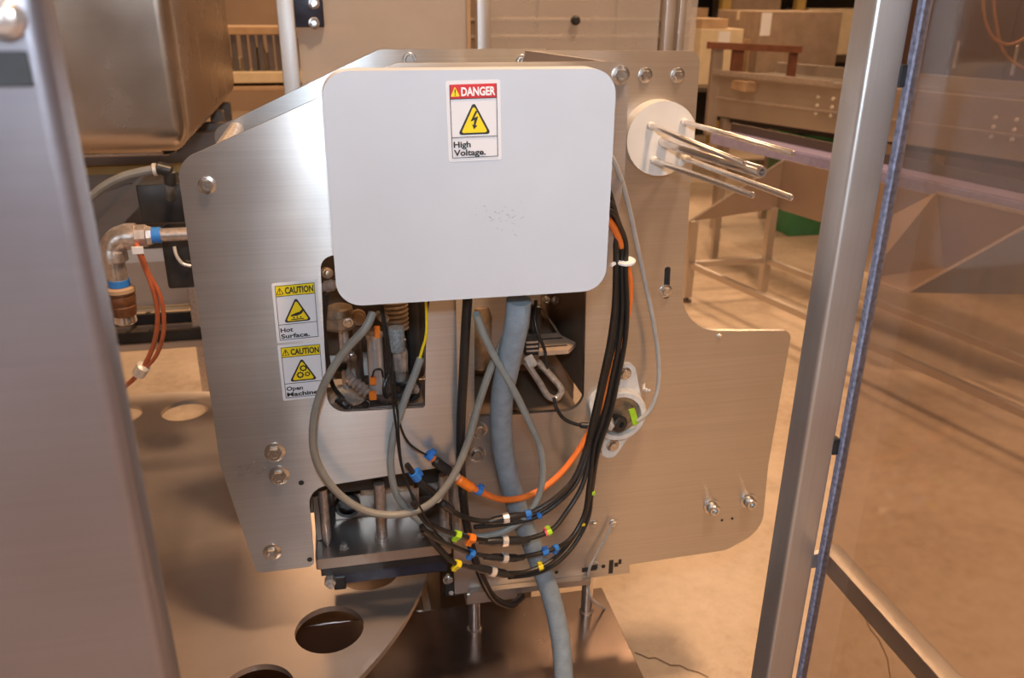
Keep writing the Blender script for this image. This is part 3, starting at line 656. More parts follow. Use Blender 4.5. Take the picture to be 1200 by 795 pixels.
# slotted shelf
zs = P(650, 405, 1.40).z
o = [(P(628, 414, 1.40).x, 1.375), (P(662, 414, 1.40).x, 1.375, .006), (P(676, 403, 1.40).x, 1.405, .006), (P(655, 390, 1.40).x + .012, 1.46), (P(628, 395, 1.40).x, 1.46)]
bm = plate(NB(), rnd(o, 4), [], 'Z', zs - .008, zs); sh = obj('slotted_shelf', bm, SHELF, sb)
for yy in (1.393, 1.43): obj('slot', box(NB(), (P(632, 405, 1.4).x, yy, zs + .0002), (P(664, 405, 1.4).x, yy + .005, zs + .001)), CAVSHADE, sh)  # dark strips laid on the shelf, slot shade as colour
obj('sensor_plug', bbox(tuple(P(615, 418, 1.385)), tuple(P(633, 392, 1.385) + V((0, .035, 0))), .003), BLACKP, sb, 'black ribbed plug')
for k in range(3):
    a = P(617, 402 + k * 5, 1.383); obj('plug_rib', box(NB(), (a.x, 1.3825, a.z - .0015), (a.x + .022, 1.386, a.z + .0015)), ZINC, sb)
obj('plug_strain', bbox(tuple(P(623, 392, 1.395)), tuple(P(635, 360, 1.395) + V((0, .02, 0))), .003), BLACKP, sb)
obj('plug_nut', lathe(NB(), P(622, 425, 1.37), (.35, -.5, -.6), [(-.012, .010), (.008, .010), (.010, .007)], 6), NICKEL, sb)
lp = [P(617, 425, 1.37), P(632, 448, 1.365), P(643, 465, 1.36), P(652, 467, 1.36), P(658, 458, 1.362), P(645, 440, 1.37), P(630, 424, 1.375)]
obj('bail_clip', sweep(NB(), spline(lp, 6), .0062, 10), ZINC, sb, 'looped steel bail')
obj('motor_body', lathe(NB(), P(563, 432, 1.46), (0, 0, 1), [(0, .012), (.02, .022), (.11, .024), (.13, .018)], 20), BRASS, sb)
for (x, y) in ((640, 352), (651, 352)): bolt(x, y, 1.56, .006, sb)

# ------------------------------------------------------------------ cables
def cable(name, label, pts, r, m, parts=(), group=None, n=8, seg=10, cat='cable', world=None):
    path = spline(world if world else [P(*p) for p in pts], n)
    lo = min(path, key=lambda p: p.z)
    t = thing(name, label, cat, lo, group)
    obj('sheath', sweep(NB(), path, r, seg), m, t)
    for part in parts:
        pn, (px, py), L, pr, pm = part[:5]
        i = min(range(len(path)), key=lambda k: (proj(path[k])[0] - px) ** 2 + (proj(path[k])[1] - py) ** 2)
        a = path[max(i - 1, 0)]; b = path[min(i + 1, len(path) - 1)]; d = (b - a).normalized(); c = path[i]
        if pn == 'cable_marker':
            bm = lathe(NB(), c, d, [(-L / 2, pr), (L / 2, pr)], 8)
            e = (V((0, 0, 1)) - d * d.z).normalized() * pr * (1 if random.random() < .5 else -1)
            bar(bm, c - d * L * .42 + e, c + d * L * .42 + e, pr * 1.3, pr * .9, (0, 1, 0))
            obj(pn, bm, pm, t)
        elif pn == 'cable_tie':
            bm = lathe(NB(), c, d, [(-L / 2, pr), (L / 2, pr)], 16); e = frame_of(d)[0] * pr
            bar(bm, c - V((1, 0, 0)) * pr, c - V((1, .3, .1)) * (pr + .012), .005, .004, (0, 1, 0)); obj(pn, bm, pm, t)
        elif pn == 'connector':      # moulded plug, ribbed nut in the middle, tapered strain reliefs
            h = L / 2; s = obj(pn, lathe(NB(), c, d, [(-h, pr * .55), (-h * .75, pr * .75), (-h * .55, pr), (h * .55, pr), (h * .75, pr * .75), (h, pr * .55)], 14), BLACKP, t)
            obj('connector_nut', lathe(NB(), c, d, [(-.0055, pr * 1.02), (-.005, pr * 1.28), (.005, pr * 1.28), (.0055, pr * 1.02)], 10), pm, s)
        else:
            obj(pn, lathe(NB(), c, d, [(-L / 2, pr * .6), (-L / 2 * .8, pr), (L / 2 * .8, pr), (L / 2, pr * .6)], 14), pm, t)
    return t
cable('grey_cable', 'thick grey cable hanging in a big loop across the left window', [(437, 366, 1.15), (430, 382, 1.14), (402, 414, 1.14), (378, 455, 1.145), (367, 498, 1.15), (371, 540, 1.155), (396, 578, 1.16), (432, 600, 1.165), (470, 603, 1.165), (502, 592, 1.16), (528, 563, 1.16), (546, 525, 1.165), (562, 470, 1.18), (578, 425, 1.19), (592, 395, 1.2), (600, 370, 1.19), (604, 350, 1.15)], .0062, GREYC)
cable('grey_cable', 'grey cable with bared yellow-green wire end looping low and back up to the box', [(493, 420, 1.165), (487, 436, 1.165), (474, 470, 1.17), (461, 510, 1.17), (458, 550, 1.17), (466, 582, 1.175), (484, 604, 1.18), (510, 620, 1.19), (545, 629, 1.20), (585, 625, 1.21), (618, 604, 1.215), (634, 572, 1.21), (634, 530, 1.205), (618, 490, 1.19), (598, 450, 1.17), (578, 415, 1.16), (566, 390, 1.15), (558, 368, 1.14)], .0060, GREYG)
cable('earth_wire', 'thin yellow and green wire dropping from the box into a grey sheath', [(499, 350, 1.15), (500, 372, 1.155), (499, 395, 1.16), (494, 412, 1.165), (490, 428, 1.165)], .0022, YELLOW)
cable('black_wire', 'thin black wire dropping from the box beside the yellow-green wire', [(502, 350, 1.15), (499, 372, 1.16), (495, 400, 1.17), (491, 425, 1.17)], .0024, BLACK)
pts = [P(608, 352, 1.145), P(606, 375, 1.15), P(597, 420, 1.175), (P(588, 470, 1.215)), P(590, 530, 1.25), P(606, 595, 1.27), P(628, 650, 1.275), P(646, 700, 1.26), P(657, 750, 1.23), PZ(661, 800, ZB + .02)]
t = thing('conduit_hose', 'fat blue-grey corrugated conduit hose running down from the box to the base', 'conduit', pts[-1])
path = spline(pts, 40)
obj('hose', sweep(NB(), path, lambda i, n: .0191 if i % 4 < 2 else .0188, 20), CONDUIT, t)
cable('black_hose', 'thick black hose hanging straight down left of the blue-grey conduit', [(548, 350, 1.16), (546, 380, 1.165), (543, 440, 1.17), (540, 500, 1.175), (541, 560, 1.20), (546, 610, 1.23), (555, 650, 1.25), (566, 680, 1.26), (581, 703, 1.29), (600, 709, 1.31), (612, 699, 1.335)], .0075, BLACK, seg=12)
cable('light_grey_cable', 'slim pale grey cable bowing down from the box corner to the flange bearing', [(690, 176, 1.155), (712, 180, 1.165), (724, 200, 1.19), (735, 235, 1.23), (747, 290, 1.27), (758, 340, 1.30), (767, 385, 1.315), (772, 425, 1.32), (770, 460, 1.32), (760, 483, 1.32), (747, 494, 1.32)], .0042, GREYL)
# orange motor cable
cable('orange_cable', 'bright orange cable sweeping from the black bundle to an orange plug', [(690, 250, 1.155), (710, 256, 1.172), (722, 272, 1.195), (732, 300, 1.22), (738, 335, 1.235), (735, 370, 1.245), (724, 410, 1.25), (713, 450, 1.26), (698, 490, 1.27), (678, 528, 1.265), (652, 560, 1.25), (622, 580, 1.235), (592, 586, 1.22), (566, 578, 1.20), (545, 567, 1.19), (530, 555, 1.185), (516, 545, 1.18), (503, 534, 1.18)], .0056, ORANGE,
      [('connector_shell', (545, 567), .038, .0088, ORANGT), ('end_ring', (533, 557), .008, .0085, NICKEL), ('plug_body', (518, 546), .040, .0085, BLACKP), ('cable_marker', (561, 576), .010, .0075, BLUE), ('cable_marker', (503, 535), .010, .0078, BLUE)])
# black bundle: six cables tied together, then fanning out to plugs
BG = 'black cables of the tied bundle'
def trunk(k, end):
    ox = (-9, -5, -1, 3, 7, 10)[k]; oy = (0, .008, .016, .004, .012, .0)[k]
    base = [(690, 214 + k * 6, 1.14 + k * .006), (713 + ox * .2, 222 + k * 5, 1.165), (722 + ox * .4, 245 + k * 4, 1.19), (727 + ox * .62, 285, 1.205), (727 + ox * .62, 320, 1.215), (727 + ox * .8, 360, 1.225), (723 + ox * .95, 400, 1.235), (714 + ox, 445, 1.245), (704 + ox, 490, 1.255), (694 + ox * .8, 525, 1.26)]
    return [(x, y, Y + oy) for x, y, Y in base] + [(x, y, Y - .05 * min(1, max(0, (700 - x) / 50))) for x, y, Y in end]
cable('black_cable', 'black cable of the bundle ending at the uppermost low plug, behind the orange plug', trunk(0, [(672, 562, 1.265), (648, 586, 1.26), (622, 601, 1.255), (596, 607, 1.25), (568, 611, 1.245), (543, 606, 1.24), (524, 594, 1.23), (506, 578, 1.22), (490, 562, 1.21), (477, 545, 1.20)]), .0046, BLACK,
      [('connector', (592, 607), .075, .0072, NICKEL), ('strain_relief', (523, 594), .034, .0070, BLACKP), ('end_ring', (513, 585), .007, .0078, NICKEL), ('cable_marker', (619, 600), .010, .0068, BLUE), ('cable_marker', (489, 557), .018, .0075, BLUE)], group=BG)
cable('black_cable', 'black cable of the bundle running just under the uppermost low plug', trunk(1, [(676, 565, 1.27), (655, 588, 1.27), (628, 606, 1.265), (600, 613, 1.26), (575, 616, 1.255), (556, 618, 1.25)]), .0046, BLACK, [('cable_marker', (632, 603), .008, .0066, BLUE)], group=BG)
cable('black_cable', 'black cable of the bundle with orange and lime tags beside its plug', trunk(2, [(682, 570, 1.28), (664, 600, 1.28), (648, 620, 1.275), (625, 630, 1.265), (598, 634, 1.255), (572, 634, 1.25), (552, 631, 1.24), (536, 627, 1.235), (520, 622, 1.23), (500, 612, 1.22), (484, 590, 1.21)]), .0046, BLACK,
      [('connector', (590, 634), .095, .0080, NICKEL), ('cable_marker', (551, 631), .012, .0085, ORANGT), ('cable_marker', (537, 627), .010, .0078, GREEN), ('cable_marker', (644, 624), .009, .0074, GREEN), ('cable_marker', (639, 626), .006, .0070, PINK)], group=BG)
cable('black_cable', 'black cable of the bundle with three dark blue tags beside its plug', trunk(3, [(690, 570, 1.285), (684, 605, 1.29), (668, 632, 1.29), (648, 644, 1.285), (622, 651, 1.275), (594, 654, 1.26), (570, 652, 1.25), (550, 648, 1.245), (534, 642, 1.235), (514, 634, 1.225), (496, 622, 1.215)]), .0043, BLACK,
      [('connector', (590, 654), .085, .0074, NICKEL), ('cable_marker', (551, 649), .010, .0078, BLUE), ('cable_marker', (652, 642), .009, .0070, BLUE), ('cable_marker', (637, 647), .012, .0066, BLUE)], group=BG)
cable('black_cable', 'lowest black cable of the bundle with yellow tags beside its plug', trunk(4, [(692, 575, 1.29), (683, 610, 1.295), (664, 640, 1.295), (642, 660, 1.285), (618, 670, 1.275), (592, 672, 1.262), (568, 668, 1.25), (546, 664, 1.24), (530, 659, 1.232), (512, 642, 1.225), (494, 616, 1.215)]), .0043, BLACK,
      [('connector', (577, 670), .10, .0078, NICKEL), ('cable_marker', (536, 662), .009, .0080, YELLOW), ('cable_marker', (633, 665), .009, .0068, YELLOW), ('cable_marker', (681, 613), .006, .0056, YELLOW)], group=BG)
cable('black_cable', 'rightmost black cable of the bundle with a small lime tag', trunk(5, [(694, 572, 1.297), (689, 608, 1.302), (672, 640, 1.303), (650, 662, 1.295), (625, 673, 1.285), (596, 677, 1.272)]), .0042, BLACK, [('cable_tie', (727, 307), .003, .0155, PWHT), ('cable_marker', (690, 578), .006, .0054, GREEN)], group=BG)
cable('thin_black_wire', 'thin black wire hanging past the left window to the lowest plug', [(446, 360, 1.18), (452, 400, 1.17), (458, 450, 1.165), (464, 500, 1.165), (470, 545, 1.17), (484, 585, 1.175), (500, 622, 1.19), (520, 645, 1.21), (534, 660, 1.225)], .0017, BLACK)
cable('thin_black_wire', 'thin black wire hanging beside its twin and curling to the blue-tagged plug', [(448, 358, 1.185), (455, 400, 1.178), (462, 450, 1.17), (468, 495, 1.17), (478, 518, 1.172), (490, 528, 1.175), (503, 535, 1.18)], .0019, BLACK)
cable('thin_black_wire', 'thin dark wire crossing in front of the low end of the grey cable loop', [(466, 480, 1.16), (468, 520, 1.16), (472, 550, 1.158), (482, 577, 1.155), (492, 594, 1.15), (504, 615, 1.165), (520, 634, 1.195), (540, 646, 1.235)], .0017, BLACK)
cable('sensor_lead', 'short black lead with a moulded plug from the steel bail to the bearing', [(649, 466, 1.355), (652, 478, 1.345), (660, 490, 1.34), (674, 497, 1.335), (690, 499, 1.33), (706, 498, 1.325)], .0035, BLACK, [('plug_body', (686, 499), .022, .006, BLACKP)])
cable('sensor_lead', 'thin black lead curving over the slotted bracket in the right opening', [(628, 352, 1.40), (627, 375, 1.385), (630, 390, 1.375), (638, 410, 1.37), (641, 432, 1.37)], .0032, BLACK)
cable('plug_cable', 'black cable with a silver screw on its plug at the left of the orange cable', [(700, 520, 1.33), (690, 527, 1.335), (682, 523, 1.34)], .006, BLACK)
cable('white_wire', 'thin white wire from a screw down past the right support post', [(718, 613, YR - .012), (710, 630, YR - .012), (699, 650, YR - .012), (691, 666, YR - .014), (689, 682, YR - .0), (692, 700, YR + .01), (702, 709, YR + .03), (712, 716, YR + .05), (719, 722, YR + .07)], .0026, GREYL)
cable('white_wire', 'thin coiled end of white wire at the top of the right support post', [(690, 664, YR - .012), (696, 659, YR - .014), (703, 662, YR - .014), (700, 668, YR - .012)], .0016, GREYL)

# ------------------------------------------------------------------ near foreground: guard frame around the camera
t = thing('guard_post', 'upright square stainless guard post in front of the machine right side', 'post', (.595, .87, 0))
obj('post_tube', bbox((.572, .85, .0), (.617, .895, 2.3), .006, 4), STEEL_P, t)
obj('post_foot', bbox((.545, .82, 0), (.645, .92, .008), .001, 1), STEEL_P, t)
t = thing('guard_rail', 'square steel rail behind the clear sheet, coming from the post toward the viewer', 'rail', (.655, .4, .85))
obj('rail_tube', bbox((.640, .0, .842), (.668, .875, .874), .002, 2), STEEL_P, t)
obj('rail_bracket', bbox((.612, .862, .846), (.668, .872, .870), .001, 1), STEEL_P, t)
t = thing('clear_guard_sheet', 'large clear scratched plastic guard sheet on the right, dusty, with bluish sealed edge', 'guard sheet', (.63, .4, .3))
obj('sheet', box(NB(), (.6265, .0, .25), (.6325, .845, 2.2)), POLY, t)
obj('edge_seal', bbox((.6245, .845, .25), (.6365, .857, 2.2), .002, 1), SEAL, t, 'bluish grey speckled edge seal')
for z in (1.52, 1.05, .62): obj('clip', bbox((.617, .852, z - .012), (.6255, .864, z + .012), .001, 1), BLACKP, t)
t = thing('guard_door', 'wide out-of-focus brushed steel door edge filling the left side', 'door', (-.3, .46, .2))
bm = box(NB(), (-.75, .45, .2), (-.130, .485, 2.1)); es = [e for e in bm.edges if abs((e.verts[0].co - e.verts[1].co).z) > 1]
bmesh.ops.bevel(bm, geom=es, offset=.008, segments=4, affect='EDGES', profile=.5); obj('door_sheet', bm, STEEL_N, t)
p = P(8, 22, .45); obj('door_screw', lathe(NB(), (p.x, .45, p.z), (0, -1, 0), [(0, .009), (.004, .009), (.008, .006), (.009, .003)], 18), CHROME, t)
obj('screw_plate', bbox((p.x - .03, .4485, p.z - .03), (p.x + .006, .4505, p.z - .014), .0005, 1), BLACKP, t)
obj('door_hinge_foot', bbox((-.72, .445, 0), (-.66, .49, .2), .003, 1), STEEL_N, t)

# ------------------------------------------------------------------ rear left: tank, pipework, frame
t = thing('hopper_tank', 'large rounded stainless tank at the upper left', 'tank', (-.7, 2.3, 0))
ty0, ty1, tx1 = 2.0, 3.1, -.318
bm = bbox((-1.5, ty0, 1.255), (tx1, ty1, 2.3))
def ed(f): return [e for e in bm.edges if f(e)]
bmesh.ops.bevel(bm, geom=[e for e in bm.edges if abs(e.verts[0].co.z - e.verts[1].co.z) > .5 and e.verts[0].co.x > -1], offset=.035, segments=5, affect='EDGES', profile=.5)
bmesh.ops.bevel(bm, geom=[e for e in bm.edges if e.verts[0].co.z < 1.3 and e.verts[1].co.z < 1.3], offset=.07, segments=8, affect='EDGES', profile=.5)
obj('tank_shell', bm, STEEL_T, t)
obj('bottom_seam', bbox((-1.4, ty0 + .075, 1.247), (tx1 - .06, ty1 - .1, 1.2565), .003, 1), STEEL_T, t)
for x, ys in ((-1.38, (2.12, 2.9)), (-.352, (2.8, 3.0))):
    for y in ys: obj('leg', bbox((x - .02, y - .02, 0), (x + .02, y + .02, 1.26), .002, 1), DARKSTEEL, t)
t = thing('tank_frame', 'dark steel framework under the stainless tank', 'frame', (-.6, 2.5, .8))
bm = NB(); bar(bm, (-1.4, 2.66, 1.19), (-.33, 2.66, 1.19), .05, .05); obj('cross_beam', bm, DARKSTEEL, t)
bm = NB(); bar(bm, (-1.36, 2.5, 1.14), (-.33, 2.5, 1.14), .02, .022); obj('cross_beam', bm, OCHRE, t, 'pale lit edge of a lower beam')  # ochre bar puts the light on the beam's edge into the colour
bm = NB(); a, b = P(92, 300, 2.45), P(182, 205, 2.45); bar(bm, a, b, .05, .12, (0, -1, 0)); obj('diagonal_brace', bm, DARKSTEEL, t)
a, b = P(90, 246, 2.4), P(160, 212, 2.4)
o = [xz(84, 240, 2.42), xz(150, 216, 2.42), xz(192, 214, 2.42), xz(112, 288, 2.42), xz(84, 290, 2.42)]
obj('gusset_plate', plate(NB(), rnd(o), [], 'Y', 2.42, 2.428), DARKSTEEL, t)
bm = NB(); bar(bm, (-1.36, 2.56, .88), (-.33, 2.56, .88), .06, .04); obj('cross_beam', bm, STEEL_B, t)
obj('rear_panel', bbox((-1.4, 2.71, .88), (-.30, 2.73, 1.235), .003, 1), DARKSTEEL, t)
t = thing('valve_actuator', 'black actuator body behind the left edge of the front plate', 'actuator', P(200, 330, 1.8))
q0, q1 = P(166, 263, 1.8), P(240, 214, 1.8)
obj('actuator_body', bbox((q0.x, 1.8, q0.z), (q1.x, 1.9, q1.z), .004), BLACKP, t)
q0, q1 = P(199, 336, 1.76), P(240, 288, 1.76)
obj('coil_box', bbox((q0.x, 1.74, q0.z), (q1.x, 1.80, q1.z + .04), .006), BLACKP, t)
obj('coil_wire', sweep(NB(), spline([P(204, 289, 1.735), P(207, 300, 1.73), P(214, 309, 1.73), P(224, 312, 1.73)], 5), .0035, 8), NICKEL, t)
obj('support_arm', bbox((P(225, 250, 1.8).x, 1.8, P(225, 250, 1.8).z), (.172, 1.86, P(225, 235, 1.8).z), .003, 1), DARKSTEEL, t)
# pipe run
t = thing('pipe_elbow', 'galvanised pipe with elbow, blue tape and a brown sealed down spout', 'pipe', P(138, 378, 1.6))
Yp = 1.62; h = P(200, 275, Yp); e0 = P(141, 278, Yp); zc = h.z; dwn = P(139, 330, Yp); xc = dwn.x
k = 1.75e-3
rr_ = .027
arc = [V((xc, Yp, zc - rr_ - .018))] + [V((xc + rr_ - rr_ * math.cos(a), Yp, zc - rr_ + rr_ * math.sin(a))) for a in [math.pi / 2 * i / 8 for i in range(9)]] + [V((xc + rr_ + .018, Yp, zc))]
obj('elbow', sweep(NB(), arc, lambda i, n: .0245 if i in (0, 1, n - 2, n - 1) else .0225, 22), PIPE, t)
xe_ = xc + rr_ + .018
obj('union_nut', lathe(NB(), (xe_ - .002, Yp, zc), (1, 0, 0), [(0, .0215), (.02, .0215), (.022, .019), (.03, .0165)], 8), PIPE, t)
obj('blue_tape', lathe(NB(), (xe_ + .026, Yp, zc), (1, 0, 0), [(0, .0150), (.018, .0150)], 18), BLUE, t)
obj('feed_pipe', lathe(NB(), (xe_, Yp, zc), (1, 0, 0), [(0, .0125), (.20 - xe_, .0125)], 20), PIPE, t)
zt = zc - rr_ - .018
obj('down_pipe', lathe(NB(), (xc, Yp, zt + .01), (0, 0, -1), [(0, .0175), (.075, .0175)], 20), PIPE, t)
zz = P(139, 331, Yp).z
obj('blue_tape', lathe(NB(), (xc, Yp, zz + .006), (0, 0, -1), [(0, .0195), (.013, .020)], 20), BLUE, t)
obj('brown_coupling', lathe(NB(), (xc, Yp, zz - .007), (0, 0, -1), [(0, .020), (.004, .025), (.014, .0262), (.017, .024), (.020, .0255), (.034, .0245), (.037, .023), (.040, .0245), (.058, .022), (.060, .019)], 24), THREAD, t)
obj('thread_band', lathe(NB(), (xc, Yp, zz - .0075), (0, 0, -1), [(0, .021), (.003, .0266), (.010, .0270), (.012, .022)], 24), CARTON, t)
obj('spout_end', lathe(NB(), (xc, Yp, zz - .066), (0, 0, -1), [(0, .0195), (.014, .0205), (.018, .015), (.019, .012), (.012, .010), (.012, 0)], 24), CHROME, t)
q = P(160, 293, 1.59); obj('paper_tag', bbox((q.x - .008, 1.588, q.z - .008), (q.x + .012, 1.592, q.z + .006), .0005, 1), PAPER, t)
tw = cable('twin_wires', 'reddish brown twin wires dropping from the pipe elbow, with a silver clip', [(157, 281, 1.612), (162, 294, 1.594), (169, 312, 1.6), (178, 335, 1.6), (184, 360, 1.605), (184, 385, 1.615), (178, 410, 1.63), (168, 430, 1.645), (158, 443, 1.66), (144, 455, 1.675), (128, 466, 1.69)], .0048, BRNW,
      [('wire_clip', (165, 433), .034, .0135, NICKEL)], cat='wire')
obj('second_sheath', sweep(NB(), spline([P(*p) for p in [(158, 282, 1.612), (164, 294, 1.594), (174, 320, 1.6), (187, 345, 1.60), (192, 372, 1.605), (190, 398, 1.615), (181, 420, 1.632), (167, 434, 1.647)]]), .0042, 10), BRNW, tw)
cable('grey_hose', 'translucent grey air hose curving under the tank to a black elbow', [(84, 256, 1.72), (100, 238, 1.72), (120, 220, 1.72), (145, 207, 1.72), (168, 201, 1.72), (180, 199, 1.72), (194, 199, 1.72), (199, 206, 1.72), (199, 218, 1.725), (200, 232, 1.79)], .0085, simple('hose_grey', (.20, .20, .19), .35),
      [('collar', (181, 199), .008, .0125, NICKEL), ('elbow_fitting', (192, 199), .03, .0125, BLACKP), ('elbow_stem', (199, 209), .03, .0115, BLACKP)], cat='hose')
# low machine frame far behind the pipe
t = thing('conveyor_base', 'low steel machine base with panel and floor rails behind the pipe elbow', 'machine base', (-1.2, 3.3, 0))
Yq = 3.2; a, b = P(60, 366, Yq), P(214, 300, Yq)
obj('side_panel', bbox((a.x - .5, Yq, a.z), (b.x, Yq + .01, b.z), .002, 1), STEEL_B, t)
c_ = P(216, 284, Yq); obj('top_beam', bbox((a.x - .5, Yq - .01, b.z), (b.x + .02, Yq + .08, b.z + .03), .004, 1), STEEL_B, t)
obj('upper_beam', bbox((a.x - .5, Yq + .05, c_.z - .03), (b.x + .03, Yq + .12, c_.z + .005), .004, 1), DARKSTEEL, t)
obj('end_post', bbox((b.x, Yq - .01, 0), (b.x + .03, Yq + .06, c_.z), .003, 1), PIPE, t)
obj('end_post', bbox((-1.5, Yq - .01, 0), (-1.46, Yq + .06, c_.z), .003, 1), PIPE, t)
obj('panel_ledge', bbox((a.x - .5, Yq - .03, a.z - .012), (b.x, Yq, a.z), .001, 1), CARTONL, t, 'pale ledge strip')
for y0, y1, Yr in ((374, 390, 3.25), (395, 412, 3.16)):
    a, b = P(160, y1, Yr), P(160, y0, Yr); obj('floor_rail', bbox((-1.6, Yr, a.z), (-.5, Yr + .04, b.z - .03), .004, 1), STEEL_B, t)
    obj('shaded_rail_face', bbox((-1.6, Yr + .012, b.z - .029), (-.5, Yr + .03, b.z + .012), .002, 1), CAVSHADE, t)  # near-black strip paints the rail's front face as in shadow
    for q in (148, 175): g = P(q, 392, Yr); obj('rail_gap_shade', bar(NB(), (g.x, Yr + .02, b.z + .012), (g.x + .03, Yr + .22, b.z + .012), .012, .006), CAVSHADE, t)  # dark bars, the shade of rail gaps put into the colour
    obj('rail_support', bbox((-1.62, Yr, 0), (-1.58, Yr + .04, b.z + .01), .002, 1), STEEL_B, t); obj('rail_support', bbox((-.54, Yr, 0), (-.5, Yr + .04, b.z + .01), .002, 1), STEEL_B, t)

# ------------------------------------------------------------------ rear guard enclosure
t = thing('rear_guard_frame', 'row of upright steel posts of the guard behind the machine', 'guard frame', (.4, 2.5, 0))
for (x, w) in ((335.5, .046), (565.5, .038), (783, .030), (797, .022)):
    p = P(x, 20, 2.5); obj('upright', bbox((p.x - w / 2, 2.48, 0), (p.x + w / 2, 2.52, 2.3), .003, 2), STEEL_P, t)
obj('top_rail', bbox((P(335, 20, 2.5).x - .02, 2.48, 2.3), (P(797, 20, 2.5).x + .01, 2.52, 2.34), .003, 1), STEEL_P, t)
t = thing('hazy_guard_door', 'hazy brownish guard door sheet between two rear posts, with a dark hinge', 'guard door', (.17, 2.52, .3))
a, b = P(347, 20, 2.5), P(548, 20, 2.5)
obj('door_sheet', box(NB(), (a.x, 2.522, .3), (b.x, 2.530, 2.2)), POLYD, t)
obj('edge_strip', bbox((b.x, 2.52, .3), (b.x + .012, 2.532, 2.2), .001, 1), CARTON, t)
q0, q1 = P(345, 32, 2.5), P(376, -30, 2.5)
h_ = obj('hinge', bbox((q0.x, 2.49, q0.z), (q1.x, 2.522, q1.z), .003), NAVY, t, 'dark blue hinge leaf')
for y in (4, 27): bolt(368, y, 2.49, .0105, t)
t = thing('clear_rear_sheet', 'clear dusty guard sheet behind the machine between middle and right posts', 'guard sheet', (.75, 2.52, .3))
a, b = P(573, 20, 2.5), P(775, 20, 2.5)
obj('sheet', box(NB(), (a.x, 2.515, .0), (b.x, 2.521, 2.2)), POLYR, t)
q = P(674, 24, 2.5); obj('knob', lathe(NB(), (q.x, 2.516, q.z), (0, -1, 0), [(0, .008), (.012, .008), (.014, .014), (.026, .013), (.03, .008)], 16), BLACKP, t)
t = thing('clear_side_sheet', 'narrow clear guard sheet right of the right rear post', 'guard sheet', (1.05, 2.52, 0))
a, b = P(804, 20, 2.5), P(819, 20, 2.5)
obj('sheet', box(NB(), (a.x, 2.515, .0), (b.x, 2.521, 2.2)), POLYR, t)

# ------------------------------------------------------------------ far background
def crate(label, x0, x1, y0, y1, Y, dep, m, group=None, tape=True, paper=None, base=None):
    a, b = P(x0, y1, Y), P(x1, y0, Y); z0 = a.z if base is None else base
    t = thing('carton', label, 'box', ((a.x + b.x) / 2, Y + dep / 2, z0), group)
    obj('carton_body', bbox((a.x, Y, z0), (b.x, Y + dep, b.z), .004, 1), m, t)
    if tape: obj('tape_strip', bbox((a.x - .001, Y + dep / 2 - .03, b.z - .08), (b.x + .001, Y + dep / 2 + .03, b.z + .001)), CARTONL, t)
    if paper:
        c, d = P(paper[0], paper[3], Y), P(paper[1], paper[2], Y); obj('paper_label', bbox((c.x, Y - .003, c.z), (d.x, Y - .0005, d.z)), PAPER, t)
    return b.z
t = thing('packing_table', 'low table carrying cartons behind the right conveyor', 'table', (4, 7.6, 0))
zt_ = .86
obj('table_top', bbox((3.0, 7.1, zt_ - .04), (6.2, 8.4, zt_), .004, 1), DARKSTEEL, t)
for x in (3.1, 6.1):
    for y in (7.2, 8.3): obj('leg', bbox((x - .03, y - .03, 0), (x + .03, y + .03, zt_ - .04)), DARKSTEEL, t)
crate('pale carton with white paper at the left end of the packing table', 819, 872, 34, 70, 7.3, .5, CARTONL, paper=(841, 856, 37, 52), base=zt_, group='cartons on the packing table')
p = P(820, 34, 7.3)
crate('small tan carton on top of the pale carton', 822, 854, 22, 34, 7.35, .4, CARTON, base=p.z + .002, group='cartons on the packing table')
crate('big ribbed brown carton with white paper label beside the guard post', 884, 988, 14, 90, 7.3, .9, CARTONG, paper=(890, 905, 15, 42), base=zt_, group='cartons on the packing table')
crate('tall tan carton between pale carton and big brown carton', 874, 884, 46, 90, 7.45, .4, CARTON, base=zt_, group='cartons on the packing table')
t = thing('storage_rack', 'dark storage rack with ochre uprights behind the cartons', 'rack', (4.2, 9.2, 0))
for x in (3.55, 4.3, 5.2, 6.4): obj('upright', bbox((x, 9.2, 0), (x + .1, 9.3, 3)), OCHRE, t)
for z in (.9, 1.8, 2.7): obj('shelf_beam', bbox((3.55, 9.2, z), (6.5, 9.9, z + .08)), DARKSTEEL, t)
obj('back_panel', bbox((3.55, 9.85, 0), (6.5, 9.9, 3)), BLACKP, t)
for i, (x, w, h, m, lab) in enumerate(((3.68, .5, .5, CARTON, 'tan carton on the storage rack, leftmost'), (4.45, .6, .62, CARTONG, 'grey-brown carton on the storage rack, in the middle bay'), (5.4, .7, .5, CARTONL, 'pale carton on the storage rack, right bay'))):
    t2 = thing('carton', lab, 'box', (x + w / 2, 9.5, .98), 'cartons on the storage rack'); obj('carton_body', bbox((x, 9.3, .98), (x + w, 9.8, .98 + h), .004, 1), m, t2)
    obj('tape_strip', bbox((x - .001, 9.52, .98 + h - .07), (x + w + .001, 9.58, .98 + h + .001)), CARTONL, t2)

